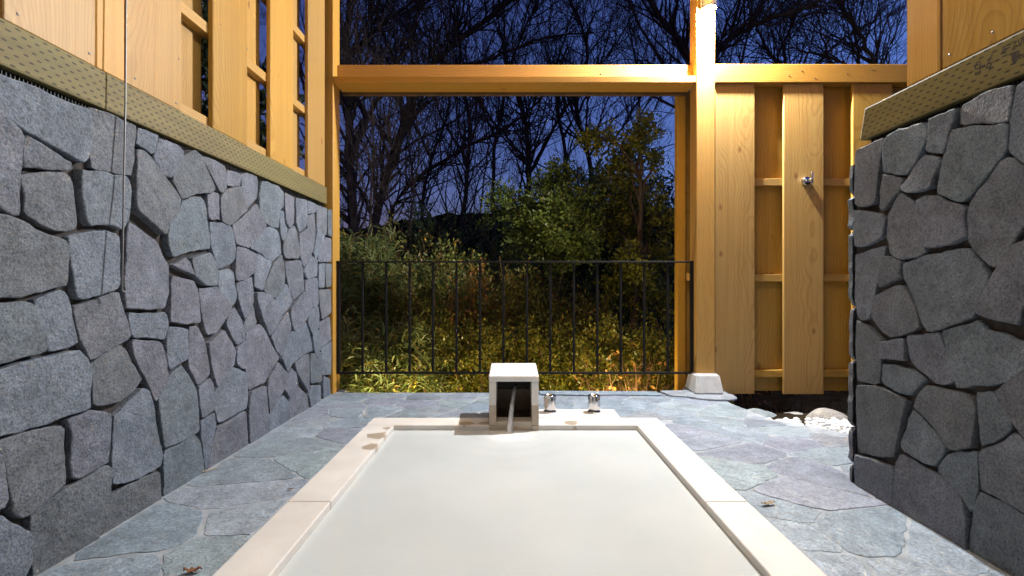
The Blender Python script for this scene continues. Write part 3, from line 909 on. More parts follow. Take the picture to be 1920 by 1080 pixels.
strokes(sill_r, [[(880, 640), (880, 770)], [(900, 620), (905, 780)], [(925, 605), (925, 780)], [(945, 600), (950, 770)], [(970, 590), (975, 740)], [(870, 650), (1000, 590)], [(1000, 585), (1005, 715), (1050, 690)], [(1060, 640), (1070, 690), (1110, 660)]], 1.183, 0.0013)

# small screw heads on the side screens
def screws(parent, pts, nrm, mat=M_STEEL, r=0.0035):
    me = lathe_mesh([(r, 0), (r, 0.0008), (r * 0.6, 0.0016)], 10)
    for p in pts:
        o = link('screw', me, mat, parent, p)
        o.rotation_euler = Vector((0, 0, 1)).rotation_difference(Vector(nrm)).to_euler()
sc_l = []
for px, py in ((33, 26), (167, 100), (253, 147), (330, 193), (413, 45), (463, 91), (335, 110)):
    Y = -1.134 * F / (px - CX); sc_l.append((-1.1338, Y, CZ - (py - CY) * Y / F))
screws(scr_l, sc_l, (1, 0, 0))
sc_r = []
for px, py in ((1781, 102), (1862, 60)):
    Y = 1.187 * F / (px - CX); sc_r.append((1.1868, Y, CZ - (py - CY) * Y / F))
screws(scr_r, sc_r, (-1, 0, 0))

# ---------------------------------------------------------------- timber frame of the opening
frame = empty('timber_gateway', (0.0, 3.14, 0.0), 'golden timber post-and-lintel frame round the opening to the garden', 'gateway')
box('post', -1.215, -1.100, 3.080, 3.195, -0.004, 2.738, M_PZ, frame, 0.004)
box('post', 1.143, 1.258, 3.080, 3.195, 0.1258, 2.738, M_PZ, frame, 0.004)
box('head_plank', -1.099, 1.142, 3.078, 3.236, 1.922, 1.962, M_PX, frame, 0.003)
box('lintel', -1.099, 1.142, 3.150, 3.262, 1.9625, 2.064, M_PX, frame, 0.004)
box('head_stop', -1.099, 1.142, 3.2365, 3.262, 1.905, 1.962, M_DARKWOOD, frame, 0.002)
box('jamb', 1.086, 1.140, 3.262, 3.322, -0.035, 1.960, M_PZ, frame, 0.003)
box('jamb_board', 1.1405, 1.230, 3.300, 3.322, -0.035, 1.960, M_WZ, frame, 0.002)
box('jamb_block', 1.1415, 1.1425 + 0.02, 3.196, 3.262, 0.70, 0.75, M_PZ, frame, 0.002)

# concrete footing under the lamp post
def frustum(b0, b1, z0, z1, bev):
    bm = bmesh.new()
    (x0, x1, y0, y1), (u0, u1, w0, w1) = b0, b1
    a = [bm.verts.new((x, y, z0)) for x, y in ((x0, y0), (x1, y0), (x1, y1), (x0, y1))]
    c = [bm.verts.new((x, y, z1)) for x, y in ((u0, w0), (u1, w0), (u1, w1), (u0, w1))]
    bm.faces.new(a); bm.faces.new(c)
    for i in range(4): bm.faces.new((a[i], a[(i + 1) % 4], c[(i + 1) % 4], c[i]))
    bmesh.ops.recalc_face_normals(bm, faces=bm.faces)
    bmesh.ops.bevel(bm, geom=list(bm.edges), offset=bev, segments=3, affect='EDGES')
    me = bpy.data.meshes.new('frustum'); bm.to_mesh(me); bm.free()
    return me
tag(link('post_footing', frustum((-0.088, 0.086, -0.098, 0.095), (-0.070, 0.070, -0.072, 0.072), 0.0, 0.112, 0.007), M_CONC, None, (1.198, 3.105, 0.0135)),
    'tapered pale concrete footing under the post with the lamp', 'footing')
er = random.Random(3)
def slab(name, poly, z0, z1, label):
    o = smooth_outline(poly, 0.025, 0.010, er, 1, 0.08)
    v, f = stone_mesh(o, lambda u, q, h: (u, q, h), z1 - 0.0008, 0.004, 0.0006, er, z0)
    ob = link_local(name, v, f, M_FLAG, None)
    return tag(ob, label, 'stone slab')
slab('edge_slab', [(0.93, 3.125), (0.95, 3.00), (1.06, 2.965), (1.13, 2.90), (1.27, 2.885), (1.335, 2.92), (1.325, 3.21), (1.10, 3.215), (1.08, 3.125)], 0.0015, 0.013, 'thick rough-edged stone slab carrying the concrete footing')
slab('edge_slab', [(0.16, 3.118), (0.17, 3.035), (0.45, 3.02), (0.80, 3.03), (0.915, 3.01), (0.905, 3.118)], 0.0015, 0.011, 'thin long stone slab along the terrace edge behind the tap handles')

# ---------------------------------------------------------------- board fence to the right
fence = empty('board_fence', (1.9, 3.12, 0.0), 'staggered yellow board fence right of the lamp post', 'fence')
box('top_beam', 1.2585, 4.45, 3.078, 3.190, 1.922, 2.037, M_PX, fence, 0.004)
FY = 3.093
pitch = 0.4275
x = 1.262
k = 0
while x < 4.3:
    board('board', x, x + BW, FY, FY + BT, -0.004 - 0.002 * (k % 2), 1.9215, M_WZ, fence)
    cx = x + BW / 2 + pitch / 2
    board('board', cx - BW / 2, cx + BW / 2, FY + BT + RT + 0.001, FY + 2 * BT + RT + 0.001, 0.002, 1.9215, M_WZ, fence)
    x += pitch; k += 1
for z in (0.096, 0.694, 1.293): box('rail', 1.262, 4.45, FY + BT + 0.0005, FY + BT + RT + 0.0005, z, z + 0.044, M_WX, fence, 0.002)
box('post', 2.70, 2.80, 3.185, 3.285, -0.5, 1.9215, M_PZ, fence, 0.004)
box('post', 1.330, 1.430, 3.196, 3.29, -0.5, 1.9215, M_PZ, fence, 0.004)
def fpt(px, py, Y): return tuple(at(px, py, Y))
M_RUST = plain('dark_screw', (0.05, 0.035, 0.03), 0.6, 0.3)
screws(fence, [fpt(px, py, 3.0775) for px, py in ((1503, 133), (1588, 139), (1634, 131), (1479, 142), (1528, 147))], (0, -1, 0), M_RUST)
screws(fence, [fpt(px, py, 3.0995) for px, py in ((1521, 205), (1497, 424), (1406, 342), (1353, 342))], (0, -1, 0), M_RUST, 0.005)
screws(frame, [fpt(px, py, 3.0775) for px, py in ((1171, 125), (1127, 140))][:0], (0, -1, 0))
screws(frame, [fpt(px, py, 3.1495) for px, py in ((1171, 125), (1127, 139))], (0, -1, 0), M_RUST, 0.005)

# ---------------------------------------------------------------- railing
rail = empty('railing', (0.02, 3.14, 0.11), 'thin black steel railing across the opening', 'railing')
RX0, RX1 = -1.094, 1.136
box('top_rail', RX0, RX1, 3.126, 3.154, 0.812, 0.822, M_BLACK, rail, 0.001)
box('bottom_rail', RX0, RX1, 3.130, 3.150, 0.113, 0.125, M_BLACK, rail, 0.001)
bmesh_bar = box_mesh(0.014, 0.014, 0.6865, 0.002)
for i in range(1, 15):
    link('baluster', bmesh_bar, M_BLACK, rail, (-1.085 + i * (2.216 / 15), 3.140, 0.4685))
endm = box_mesh(0.022, 0.022, 0.712, 0.002)
for x in (RX0 - 0.0, RX1 - 0.006): link('end_bar', endm, M_BLACK, rail, (x + 0.006, 3.140, 0.468))

# ---------------------------------------------------------------- bath
tub = empty('bathtub', ((XLI + XRI) / 2, 1.3, 0.0), 'sunken bath rimmed with cream stone slabs', 'bathtub')
CT = 0.010
def cope(x0, x1, y0, y1): return box('coping_slab', x0, x1, y0, y1, -0.055, CT, M_COPE, tub, 0.006, 3)
JY = 1.535
cope(XLO, XLI, YN, JY - 0.001); cope(XLO, XLI, JY + 0.001, YI - 0.0006)
cope(XRI, XRO, YN, JY - 0.001); cope(XRI, XRO, JY + 0.001, YI - 0.0006)
cope(XLO, 0.012, YI, YO); cope(0.014, XRO, YI, YO)
cope(XLO, XRO, YNO, YN - 0.001)
for a in ((XLO + 0.02, XLI - 0.008, YN, YI), (XRI + 0.008, XRO - 0.02, YN, YI), (XLO + 0.02, XRO - 0.02, YI + 0.008, YO - 0.02), (XLO + 0.02, XRO - 0.02, YNO + 0.02, YN - 0.008)):
    box('side_wall', *a, -0.60, -0.056, M_COPE, tub, 0.0)
box('floor_slab', XLO + 0.02, XRO - 0.02, YNO + 0.02, YO - 0.02, -0.66, -0.601, M_COPE, tub, 0.0)
box('tap_plate', 0.128, 0.545, YO + 0.001, 2.655, -0.004, 0.0125, M_COPE, tub, 0.003)

WZ = -0.014
nxw, nyw = 60, 90
wv = [(XLI + 0.0005 + (XRI - XLI - 0.001) * i / nxw, YN + 0.0005 + (YI - YN - 0.001) * j / nyw, 0) for j in range(nyw + 1) for i in range(nxw + 1)]
wv = [(x, y, WZ + 0.0035 * math.exp(-((x + 0.012) ** 2 + (y - 2.29) ** 2) / 0.006) + 0.0012 * math.sin(60 * math.hypot(x + 0.012, y - 2.29)) * math.exp(-3.0 * math.hypot(x + 0.012, y - 2.29))) for x, y, _ in wv]
wf = [(j * (nxw + 1) + i, j * (nxw + 1) + i + 1, (j + 1) * (nxw + 1) + i + 1, (j + 1) * (nxw + 1) + i) for j in range(nyw) for i in range(nxw)]
tag(link('water', mesh('water', wv, wf, True), M_WATER), 'milky white hot spring water filling the bath', None, None, 'structure')

# spout box
sp = empty('water_spout', (0.009, 2.48, CT), 'cream stone box spout pouring into the far end of the bath', 'spout')
def sheared(name, x0, x1, pts, mat, bev=0.004):
    """side profile pts (y,z) extruded from x0 to x1"""
    bm = bmesh.new()
    cy = sum(p[0] for p in pts) / len(pts); cz = sum(p[1] for p in pts) / len(pts); cx = (x0 + x1) / 2
    a = [bm.verts.new((x0 - cx, p[0] - cy, p[1] - cz)) for p in pts]; b = [bm.verts.new((x1 - cx, p[0] - cy, p[1] - cz)) for p in pts]
    n = len(pts)
    bm.faces.new(a); bm.faces.new(b)
    for i in range(n): bm.faces.new((a[i], a[(i + 1) % n], b[(i + 1) % n], b[i]))
    bmesh.ops.recalc_face_normals(bm, faces=bm.faces)
    if bev: bmesh.ops.bevel(bm, geom=list(bm.edges), offset=bev, segments=2, affect='EDGES')
    me = bpy.data.meshes.new(name); bm.to_mesh(me); bm.free()
    return link(name, me, mat, sp, (cx, cy, cz))
SX0, SX1 = -0.106, 0.129
side_prof = [(2.352, -0.028), (2.374, 0.214), (2.640, 0.229), (2.640, CT + 0.001), (2.3662, CT + 0.001), (2.3628, -0.028)]
for x0 in (SX0, SX1 - 0.033):
    sheared('side_panel', x0, x0 + 0.033, [(2.352, CT + 0.001), (2.372, 0.214), (2.640, 0.229), (2.640, CT + 0.001)], M_SPOUT, 0.002)
    sheared('foot', x0, x0 + 0.033, [(2.352, -0.028), (2.352, CT), (2.3635, CT), (2.3635, -0.028)], M_SPOUT, 0.001)
sheared('cap', SX0 - 0.001, SX1 + 0.001, [(2.366, 0.2147), (2.362, 0.2405), (2.660, 0.2570), (2.662, 0.2312)], M_SPOUT, 0.003)
sheared('sill', SX0 + 0.0335, SX1 - 0.0335, [(2.356, -0.028), (2.354, 0.030), (2.430, 0.030), (2.430, 0.0115), (2.3635, 0.0115), (2.3635, -0.028)], M_SPOUT, 0.0015)
sheared('inner_floor', SX0 + 0.0335, SX1 - 0.0335, [(2.4305, CT + 0.001), (2.4305, 0.020), (2.61, 0.020), (2.61, CT + 0.001)], M_DARKWOOD, 0.001)
sheared('back_panel', SX0 + 0.0335, SX1 - 0.0335, [(2.6105, CT + 0.001), (2.6105, 0.13), (2.638, 0.13), (2.638, CT + 0.001)], M_DARKWOOD, 0.001)
sheared('upper_panel', SX0 + 0.0335, SX1 - 0.0335, [(2.622, 0.1305), (2.622, 0.226), (2.638, 0.226), (2.638, 0.1305)], M_VENT, 0.001)
pp = np.array([[(0.022, 2.6105, 0.142), (0.016, 2.56, 0.140), (0.010, 2.50, 0.126), (0.003, 2.43, 0.090), (-0.006, 2.36, 0.030), (-0.012, 2.31, -0.036)]])
pr = np.array([[0.008, 0.0085, 0.0095, 0.0105, 0.0125, 0.018]])
tv, tq = tubes(pp, pr, 14)
tag(link('water_jet', fast_mesh('jet', tv, tq, None, True), M_JET), 'thin clear jet of water falling from the spout box', 'water jet')

# tap handles
kn = lathe_mesh([(0.026, 0.0), (0.026, 0.012), (0.0305, 0.014), (0.0315, 0.017), (0.0315, 0.084), (0.030, 0.087), (0.026, 0.0875), (0.025, 0.084)], 32)
rg = lathe_mesh([(0.034, 0.0), (0.034, 0.003), (0.032, 0.005), (0.0305, 0.005)], 32)
for px, lab in ((1031, 'chrome tap handle right next to the spout box'), (1114, 'chrome tap handle farther from the spout box, at the plate end')):
    X = (px - CX) * 2.60 / F
    t_ = empty('tap_handle', (X, 2.60, 0.0126), lab, 'tap handle', 'chrome tap handles')
    link('handle', kn, M_CHROME, t_, (X, 2.60, 0.0128)); link('base_ring', rg, M_CHROME, t_, (X, 2.60, 0.0128))

# ---------------------------------------------------------------- hook, rod, lamps
hx_, hz_ = (1510 - CX) * 3.09 / F, CZ - (340 - CY) * 3.09 / F
hook = empty('robe_hook', (hx_, FY, hz_), 'polished steel robe hook on the middle fence board', 'hook')
o = link('base', lathe_mesh([(0.026, 0), (0.027, 0.004), (0.027, 0.020), (0.024, 0.024), (0.010, 0.025)], 28), M_CHROME, hook, (hx_, FY - 0.0005, hz_)); o.rotation_euler = (math.pi / 2, 0, 0)
o = link('arm', lathe_mesh([(0.007, 0), (0.007, 0.040)], 16), M_CHROME, hook, (hx_, FY - 0.025, hz_)); o.rotation_euler = (math.pi / 2, 0, 0)
link('pin', lathe_mesh([(0.006, -0.032), (0.0075, -0.030), (0.0075, 0.036), (0.006, 0.038)], 16), M_CHROME, hook, (hx_, FY - 0.0725, hz_ + 0.006))

rodp = [at(236.5, 0, 1.418), at(235, 200, 1.414), at(232, 350, 1.400), at(229, 545, 1.372)]
rodp.insert(0, Vector((rodp[0].x - 0.008, rodp[0].y + 0.002, 2.738)))
rod = empty('hanging_rod', tuple(rodp[-1]), 'thin steel rod hanging in front of the left stone wall', 'rod')
P3 = np.array([[tuple(p - rodp[-1]) for p in rodp]])
tv, tq = tubes(P3, np.full((1, 5), 0.0024), 10)
link('shaft', fast_mesh('rod', tv, tq, None, True), M_STEEL, rod, rodp[-1])
hk = [Vector((0, 0, 0.004)), Vector((0.001, 0.002, -0.003)), Vector((0.002, 0.006, -0.004)), Vector((0.002, 0.009, 0.0)), Vector((0.002, 0.008, 0.004))]
tv, tq = tubes(np.array([[tuple(p) for p in hk]]), np.full((1, 5), 0.002), 8)
link('hook_end', fast_mesh('hook_end', tv, tq, None, True), M_STEEL, rod, rodp[-1])

pl = empty('post_lamp', (1.2, 3.08, 2.40), 'small white lit downlight fixed near the top of the post', 'lamp')
box('bracket', 1.165, 1.235, 3.066, 3.0795, 2.36, 2.50, M_CASE, pl, 0.003)
ph = link('housing', lathe_mesh([(0.034, 0), (0.042, 0.002), (0.043, 0.008), (0.043, 0.10), (0.036, 0.108)], 28), M_CASE, pl, (1.2, 3.022, 2.345))
link('lens', lathe_mesh([(0.028, 0), (0.028, 0.004), (0.024, 0.0055)], 20), M_LENS, ph, (1.2, 3.022, 2.339))
def lamp(name, kind, loc, watts, col, parent, **kw):
    d = bpy.data.lights.new(name, kind); d.energy = watts; d.color = col
    for k_, v_ in kw.items(): setattr(d, k_, v_)
    o = bpy.data.objects.new(name, d); COL.objects.link(o)
    o.parent = parent; o.location = Vector(loc) - wloc(parent)
    return o
LC = (0.95, 0.975, 1.0)
lamp('post_lamp_light', 'POINT', POST_LAMP, POST_W, LC, pl, shadow_soft_size=0.022)

cl = empty('ceiling_lamp', (CEIL_LAMP[0], CEIL_LAMP[1], 2.738), 'round ceiling downlight above the bath', 'lamp')
cr = link('rim', lathe_mesh([(0.075, 0), (0.075, -0.05), (0.068, -0.055), (0.060, -0.050), (0.060, -0.02)], 32), M_CASE, cl, (CEIL_LAMP[0], CEIL_LAMP[1], 2.7385))
link('lens', lathe_mesh([(0.058, -0.022), (0.058, -0.030), (0.03, -0.031)], 28), M_LENS, cr, (CEIL_LAMP[0], CEIL_LAMP[1], 2.7385))
lamp('ceiling_lamp_light', 'SPOT', (CEIL_LAMP[0], CEIL_LAMP[1], 2.675), CEIL_W, LC, cl, spot_size=math.radians(146), spot_blend=0.6, shadow_soft_size=0.035)

# garden spotlights standing in the planting just below the terrace edge
for gxl, lab in ((-0.85, 'small black garden spotlight below the terrace edge, left of the spout'), (0.72, 'small black garden spotlight below the terrace edge, right of the spout')):
    gz_ = -0.38
    gl = empty('garden_spotlight', (gxl, 3.36, ground_z(gxl, 3.36)), lab, 'spotlight', 'garden spotlights below the terrace edge')
    box('spike', gxl - 0.008, gxl + 0.008, 3.352, 3.368, ground_z(gxl, 3.36) - 0.05, gz_ - 0.04, M_BLACK, gl, 0.001)
    o = link('head', lathe_mesh([(0.020, -0.04), (0.035, -0.02), (0.035, 0.03), (0.031, 0.03), (0.031, 0.010)], 20), M_BLACK, gl, (gxl, 3.36, gz_)); o.rotation_euler = (math.radians(-58), 0, 0)
    o = link('lens', lathe_mesh([(0.0305, 0.005), (0.0305, 0.009)], 20), M_LENS, gl, (gxl, 3.36, gz_)); o.rotation_euler = (math.radians(-58), 0, 0)
    o = lamp('garden_spotlight_light', 'SPOT', (gxl, 3.39, gz_ + 0.022), 3.6, (1.0, 0.82, 0.46), gl, spot_size=math.radians(150), spot_blend=0.7, shadow_soft_size=0.03)
    o.rotation_euler = (math.radians(150), 0, 0)

# ---------------------------------------------------------------- boulders, gravel, litter
def boulder(px, py, Y, w, d, h, label, seed):
    bm = bmesh.new(); bmesh.ops.create_icosphere(bm, subdivisions=4, radius=1.0)
    for v in bm.verts:
        n_ = 1 + 0.16 * noise.noise(v.co * 1.3 + Vector((seed, 0, 0))) + 0.05 * noise.noise(v.co * 3.5 + Vector((0, seed, 0)))
        v.co = Vector((v.co.x * w / 2, v.co.y * d / 2, v.co.z * h / 2)) * n_
    for f in bm.faces: f.smooth = True
    me = bpy.data.meshes.new('boulder'); bm.to_mesh(me); bm.free()
    p = at(px, py, Y)
    return tag(link('boulder', me, M_BOULD, None, (p.x, Y, p.z - h / 2)), label, 'boulder', 'rounded boulders at the gravel bed')
boulder(1418, 768, 2.84, 0.25, 0.22, 0.13, 'low pale boulder at the paving edge, nearest the footing', 1.0)
boulder(1497, 775, 2.86, 0.24, 0.20, 0.12, 'bluish grey low boulder between two paler boulders', 4.2)
boulder(1552, 768, 2.74, 0.25, 0.22, 0.17, 'large warm grey boulder behind white gravel beside the right wall', 8.4)

gr = np.random.default_rng(4)
bm = bmesh.new(); bmesh.ops.create_icosphere(bm, subdivisions=1, radius=1.0)
bv = np.array([v.co[:] for v in bm.verts]); bf = np.array([[v.index for v in f.verts] for f in bm.faces]); bm.free()
PV, PF, k = [], [], 0
def on_gravel(x, y):
    if y > 2.64 or x > 2.5: return False
    for a, b in edge:
        if min(a[1], b[1]) <= y <= max(a[1], b[1]):
            xe = a[0] + (b[0] - a[0]) * (y - a[1]) / (b[1] - a[1])
            return x > xe + 0.012
    return False
while k < 1500:
    x, y = gr.uniform(1.27, 2.2), gr.uniform(1.95, 2.80)
    if not on_gravel(x, y): continue
    s = gr.uniform(0.008, 0.017); sc3 = np.array([s * gr.uniform(.8, 1.4), s * gr.uniform(.8, 1.3), s * gr.uniform(.6, 0.9)])
    v = bv * sc3 * (1 + gr.normal(0, 0.08, (len(bv), 1)))
    a = gr.uniform(0, 6.28); c_, s_ = math.cos(a), math.sin(a)
    v = np.stack([v[:, 0] * c_ - v[:, 1] * s_, v[:, 0] * s_ + v[:, 1] * c_, v[:, 2]], 1)
    heap = 0.018 * math.exp(-((x - 1.62) ** 2 + (y - 2.45) ** 2) / 0.03)
    PV.append(v + np.array([x, y, -0.064 + 0.6 * s + gr.uniform(0, 0.018) + heap])); PF.append(bf + k * len(bv)); k += 1
tag(link('white_gravel', fast_mesh('gravel', np.concatenate(PV), None, np.concatenate(PF), True), M_WHITE), 'bed of small white pebbles beside the right stone wall', 'gravel', None, 'stuff')

def leaf_litter(name, px, py, length, width, ang, curl, mat, label, cat='leaf'):
    Y = (CZ - 0.003) * F / (py - CY); X = (px - CX) * Y / F
    v, f = [], []
    for i in range(9):
        s = i / 8
        wd = width * (math.sin(math.pi * min(1, s * 0.96 + 0.02)) ** 0.7) * (0.75 + 0.35 * (i % 2))
        for j in (-1, 0, 1): v.append((s * length - length / 2, j * wd / 2, 0.0035 + curl * (abs(j) * 0.5 + 0.8 * abs(s - 0.5) * 2) * (0.6 + 0.4 * math.sin(i * 2.1 + j))))
    for i in range(8):
        for j in range(2): f.append((i * 3 + j, i * 3 + j + 1, (i + 1) * 3 + j + 1, (i + 1) * 3 + j))
    o = link(name, mesh(name, v, f, True), mat, None, (X, Y, 0.0))
    o.rotation_euler = (0, 0, ang)
    o.modifiers.new('thick', 'SOLIDIFY').thickness = 0.0008
    return tag(o, label, cat)
M_LEAFB = plain('brown_dead_leaf', (0.19, 0.075, 0.032), 0.7, noise_scale=30, amt=0.4)
M_STRAW = plain('pale_straw', (0.55, 0.42, 0.24), 0.7)
leaf_litter('fallen_leaf', 361, 1072, 0.040, 0.020, 0.2, 0.010, M_LEAFB, 'curled brown dead leaf on paving left of the bath')
leaf_litter('straw', 383, 884, 0.115, 0.007, 1.02, 0.001, M_STRAW, 'pale straw lying along the foot of the left stone wall', 'straw')
leaf_litter('fallen_leaf', 1440, 945, 0.050, 0.018, 0.25, 0.008, plain('tan_dead_leaf', (0.30, 0.21, 0.10), 0.7, noise_scale=30, amt=0.4), 'curled tan dead leaf on paving right of the bath')
leaf_litter('fallen_leaf', 545, 917, 0.020, 0.009, 0.3, 0.002, M_LEAFB, 'tiny dark leaf scrap on paving beside the bath\'s left rim')

# ---------------------------------------------------------------- bare trees
def nrm(a): return a / (np.linalg.norm(a, axis=-1, keepdims=True) + 1e-9)
def grow(start, dirs, length, r0, k, wob, up, r_end, g):
    n = len(start)
    P = np.zeros((n, k, 3)); P[:, 0] = start
    d = dirs.copy()
    for i in range(1, k):
        d = nrm(d + g.normal(0, wob, (n, 3)) + np.array([0, 0, up]))
        P[:, i] = P[:, i - 1] + d * (length / (k - 1))[:, None]
    R = r0[:, None] * (1 - (1 - r_end) * np.linspace(0, 1, k)[None, :])
    return P, R
def sample(P, R, m, lo, g):
    n, k, _ = P.shape
    seg = np.linalg.norm(np.diff(P, axis=1), axis=2).sum(1)
    pi = g.choice(n, m, p=seg / seg.sum())
    t_ = lo + (1 - lo) * g.random(m) ** 0.8
    f = t_ * (k - 1); i0 = np.minimum(f.astype(int), k - 2); fr = (f - i0)[:, None]
    pos = P[pi, i0] * (1 - fr) + P[pi, i0 + 1] * fr
    tan = nrm(P[pi, i0 + 1] - P[pi, i0])
    rad = R[pi, i0] * (1 - fr[:, 0]) + R[pi, i0 + 1] * fr[:, 0]
    return pos, tan, rad, t_
def side_dirs(tan, ang, g):
    rnd_ = nrm(np.cross(tan, g.normal(0, 1, tan.shape)))
    return nrm(tan * np.cos(ang)[:, None] + rnd_ * np.sin(ang)[:, None])

def bare_tree(limbs, Y, label, seed, dens=1.0, ground=None):
    g = np.random.default_rng(seed)
    base = None
    parts_trunk, allP, allR = [], [], []
    for li, (pts, r0, r1) in enumerate(limbs):
        A = np.array([tuple(at(px, py, Y + 0.25 * math.sin(i * 1.3 + seed + li) * min(i, 3) / 3)) for i, (px, py) in enumerate(pts)])
        if li == 0:
            gz = ground_z(A[0, 0], A[0, 1]) - 0.1
            A = np.vstack([[A[0, 0] - 0.1 * (A[1, 0] - A[0, 0]), A[0, 1], gz], A]); base = A[0]
        s = np.linspace(0, len(A) - 1, 26)
        i0 = np.minimum(s.astype(int), len(A) - 2); fr = (s - i0)[:, None]
        pm = A[np.maximum(i0 - 1, 0)]; p0 = A[i0]; p1 = A[i0 + 1]; p2 = A[np.minimum(i0 + 2, len(A) - 1)]
        c = 0.5 * ((2 * p0) + (p1 - pm) * fr + (2 * pm - 5 * p0 + 4 * p1 - p2) * fr ** 2 + (3 * p0 - pm - 3 * p1 + p2) * fr ** 3)
        c[1:-1] += g.normal(0, 0.012 * Y / 9, (24, 3))
        R = np.linspace(r0, r1, 26) * 0.8
        allP.append(c); allR.append(R)
    P = np.stack(allP); R = np.stack(allR)
    tv, tq = tubes(P, R, 8)
    tr_v, tr_q = tv - base, tq
    L = np.linalg.norm(np.diff(P, axis=1), axis=2).sum()
    sc = Y / 10.0
    parts = []
    m1 = int(8.5 * L / sc * dens)
    pos, tan, rad, t_ = sample(P, R, m1, 0.22, g)
    d = nrm(side_dirs(tan, g.uniform(0.45, 1.05, m1), g) * np.array([1, 0.6, 1]) + np.array([0, 0, 0.25]))
    P1, R1 = grow(pos, d, g.uniform(0.7, 2.1, m1) * sc, np.clip(rad * 0.45, 0.006, 0.035) * 1.0, 8, 0.17, 0.06, 0.35, g)
    parts.append(tubes(P1, R1, 4))
    m2 = int(m1 * 6)
    pos, tan, rad, t_ = sample(P1, R1, m2, 0.12, g)
    P2, R2 = grow(pos, nrm(side_dirs(tan, g.uniform(0.4, 0.95, m2), g) + np.array([0, 0, 0.18])), g.uniform(0.3, 0.95, m2) * sc, np.clip(rad * 0.55, 0.0045, 0.012), 5, 0.17, 0.05, 0.5, g)
    parts.append(tubes(P2, R2, 3))
    m3 = int(m2 * 2.6)
    pos, tan, rad, t_ = sample(P2, R2, m3, 0.1, g)
    P3_, R3 = grow(pos, nrm(side_dirs(tan, g.uniform(0.4, 0.9, m3), g) + np.array([0, 0, 0.15])), g.uniform(0.12, 0.45, m3) * sc, np.full(m3, 0.0036 * sc), 4, 0.15, 0.04, 0.6, g)
    parts.append(tubes(P3_, R3, 3))
    cv, cq = join_arrays(parts)
    root = empty('bare_tree', tuple(base), label, 'tree', 'leafless trees behind the garden')
    link('trunk', fast_mesh('trunk', tr_v, tr_q, None, True), M_BARK, root, base)
    link('crown', fast_mesh('crown', cv - base, cq), M_BARK, root, base)
    return root

TREES = [
    ([([(668, 560), (662, 420), (655, 250), (650, 100), (665, -60)], .15, .06), ([(658, 300), (690, 220), (760, 90), (800, -30)], .07, .03), ([(655, 200), (610, 100), (600, 0)], .05, .02)], 9.0, 'thick dark leafless tree just right of the left frame post', 1.0),
    ([([(690, 540), (712, 380), (745, 280), (770, 195), (830, 100), (960, 0), (1010, -60)], .14, .045), ([(770, 195), (735, 110), (700, 0)], .05, .02), ([(800, 140), (920, 110), (1010, 75), (1110, 60)], .06, .02)], 10.0, 'leaning leafless tree whose limb sweeps up across the top opening', 1.0),
    ([([(735, 540), (740, 380), (850, 290), (930, 250), (1010, 190), (1060, 100)], .09, .025)], 12.0, 'thin leafless tree slanting right behind the leaning one', 1.0),
    ([([(845, 540), (868, 400), (880, 250), (865, 120), (850, 0)], .08, .03), ([(875, 300), (820, 200), (800, 110)], .04, .015)], 11.0, 'slim upright leafless tree left of the middle of the opening', 1.0),
    ([([(985, 500), (990, 330), (985, 230), (960, 120), (1010, 0)], .12, .03), ([(990, 330), (1050, 220), (1120, 130), (1180, 40)], .06, .02), ([(988, 300), (920, 220), (880, 150)], .05, .02)], 13.0, 'fan-shaped leafless tree in the middle of the opening', 1.1),
    ([([(1090, 500), (1110, 330), (1080, 200), (1100, 90), (1060, -20)], .10, .03), ([(1105, 330), (1180, 220), (1230, 130)], .05, .02)], 12.0, 'leafless tree behind the bushy evergreen tree', 1.0),
    ([([(1350, 560), (1325, 300), (1290, 110), (1230, 20), (1190, -60)], .12, .04), ([(1312, 200), (1345, 95), (1420, 45), (1510, 15), (1560, -20)], .09, .03), ([(1300, 150), (1250, 130), (1170, -10)], .05, .02)], 9.0, 'forked leafless tree behind the lamp post', 1.0),
    ([([(1480, 560), (1490, 200), (1470, 100), (1500, 0)], .10, .03), ([(1485, 180), (1560, 90), (1640, 40)], .05, .02), ([(1485, 150), (1430, 80), (1400, 0)], .05, .02)], 12.0, 'leafless tree above the middle of the board fence', 1.0),
    ([([(1690, 560), (1660, 200), (1620, 80), (1570, 0)], .10, .03), ([(1650, 160), (1560, 110), (1480, 90)], .05, .02)], 11.0, 'leafless tree above the right end of the board fence', 1.0),
    ([([(540, 560), (585, 300), (620, 150), (700, 60), (790, -10)], .12, .03), ([(600, 240), (560, 120), (540, 0)], .05, .02)], 10.0, 'leafless tree glimpsed through the left slatted screen', 0.9),
    ([([(780, 520), (800, 330), (840, 200), (820, 60)], .12, .03), ([(810, 300), (760, 200), (720, 90)], .06, .02)], 18.0, 'distant leafless tree between the leaning and the slim upright tree', 0.8),
    ([([(1160, 520), (1170, 330), (1200, 200), (1180, 50)], .12, .03), ([(1175, 280), (1240, 180), (1270, 60)], .06, .02)], 18.0, 'distant leafless tree near the right jamb of the opening', 0.8),
]
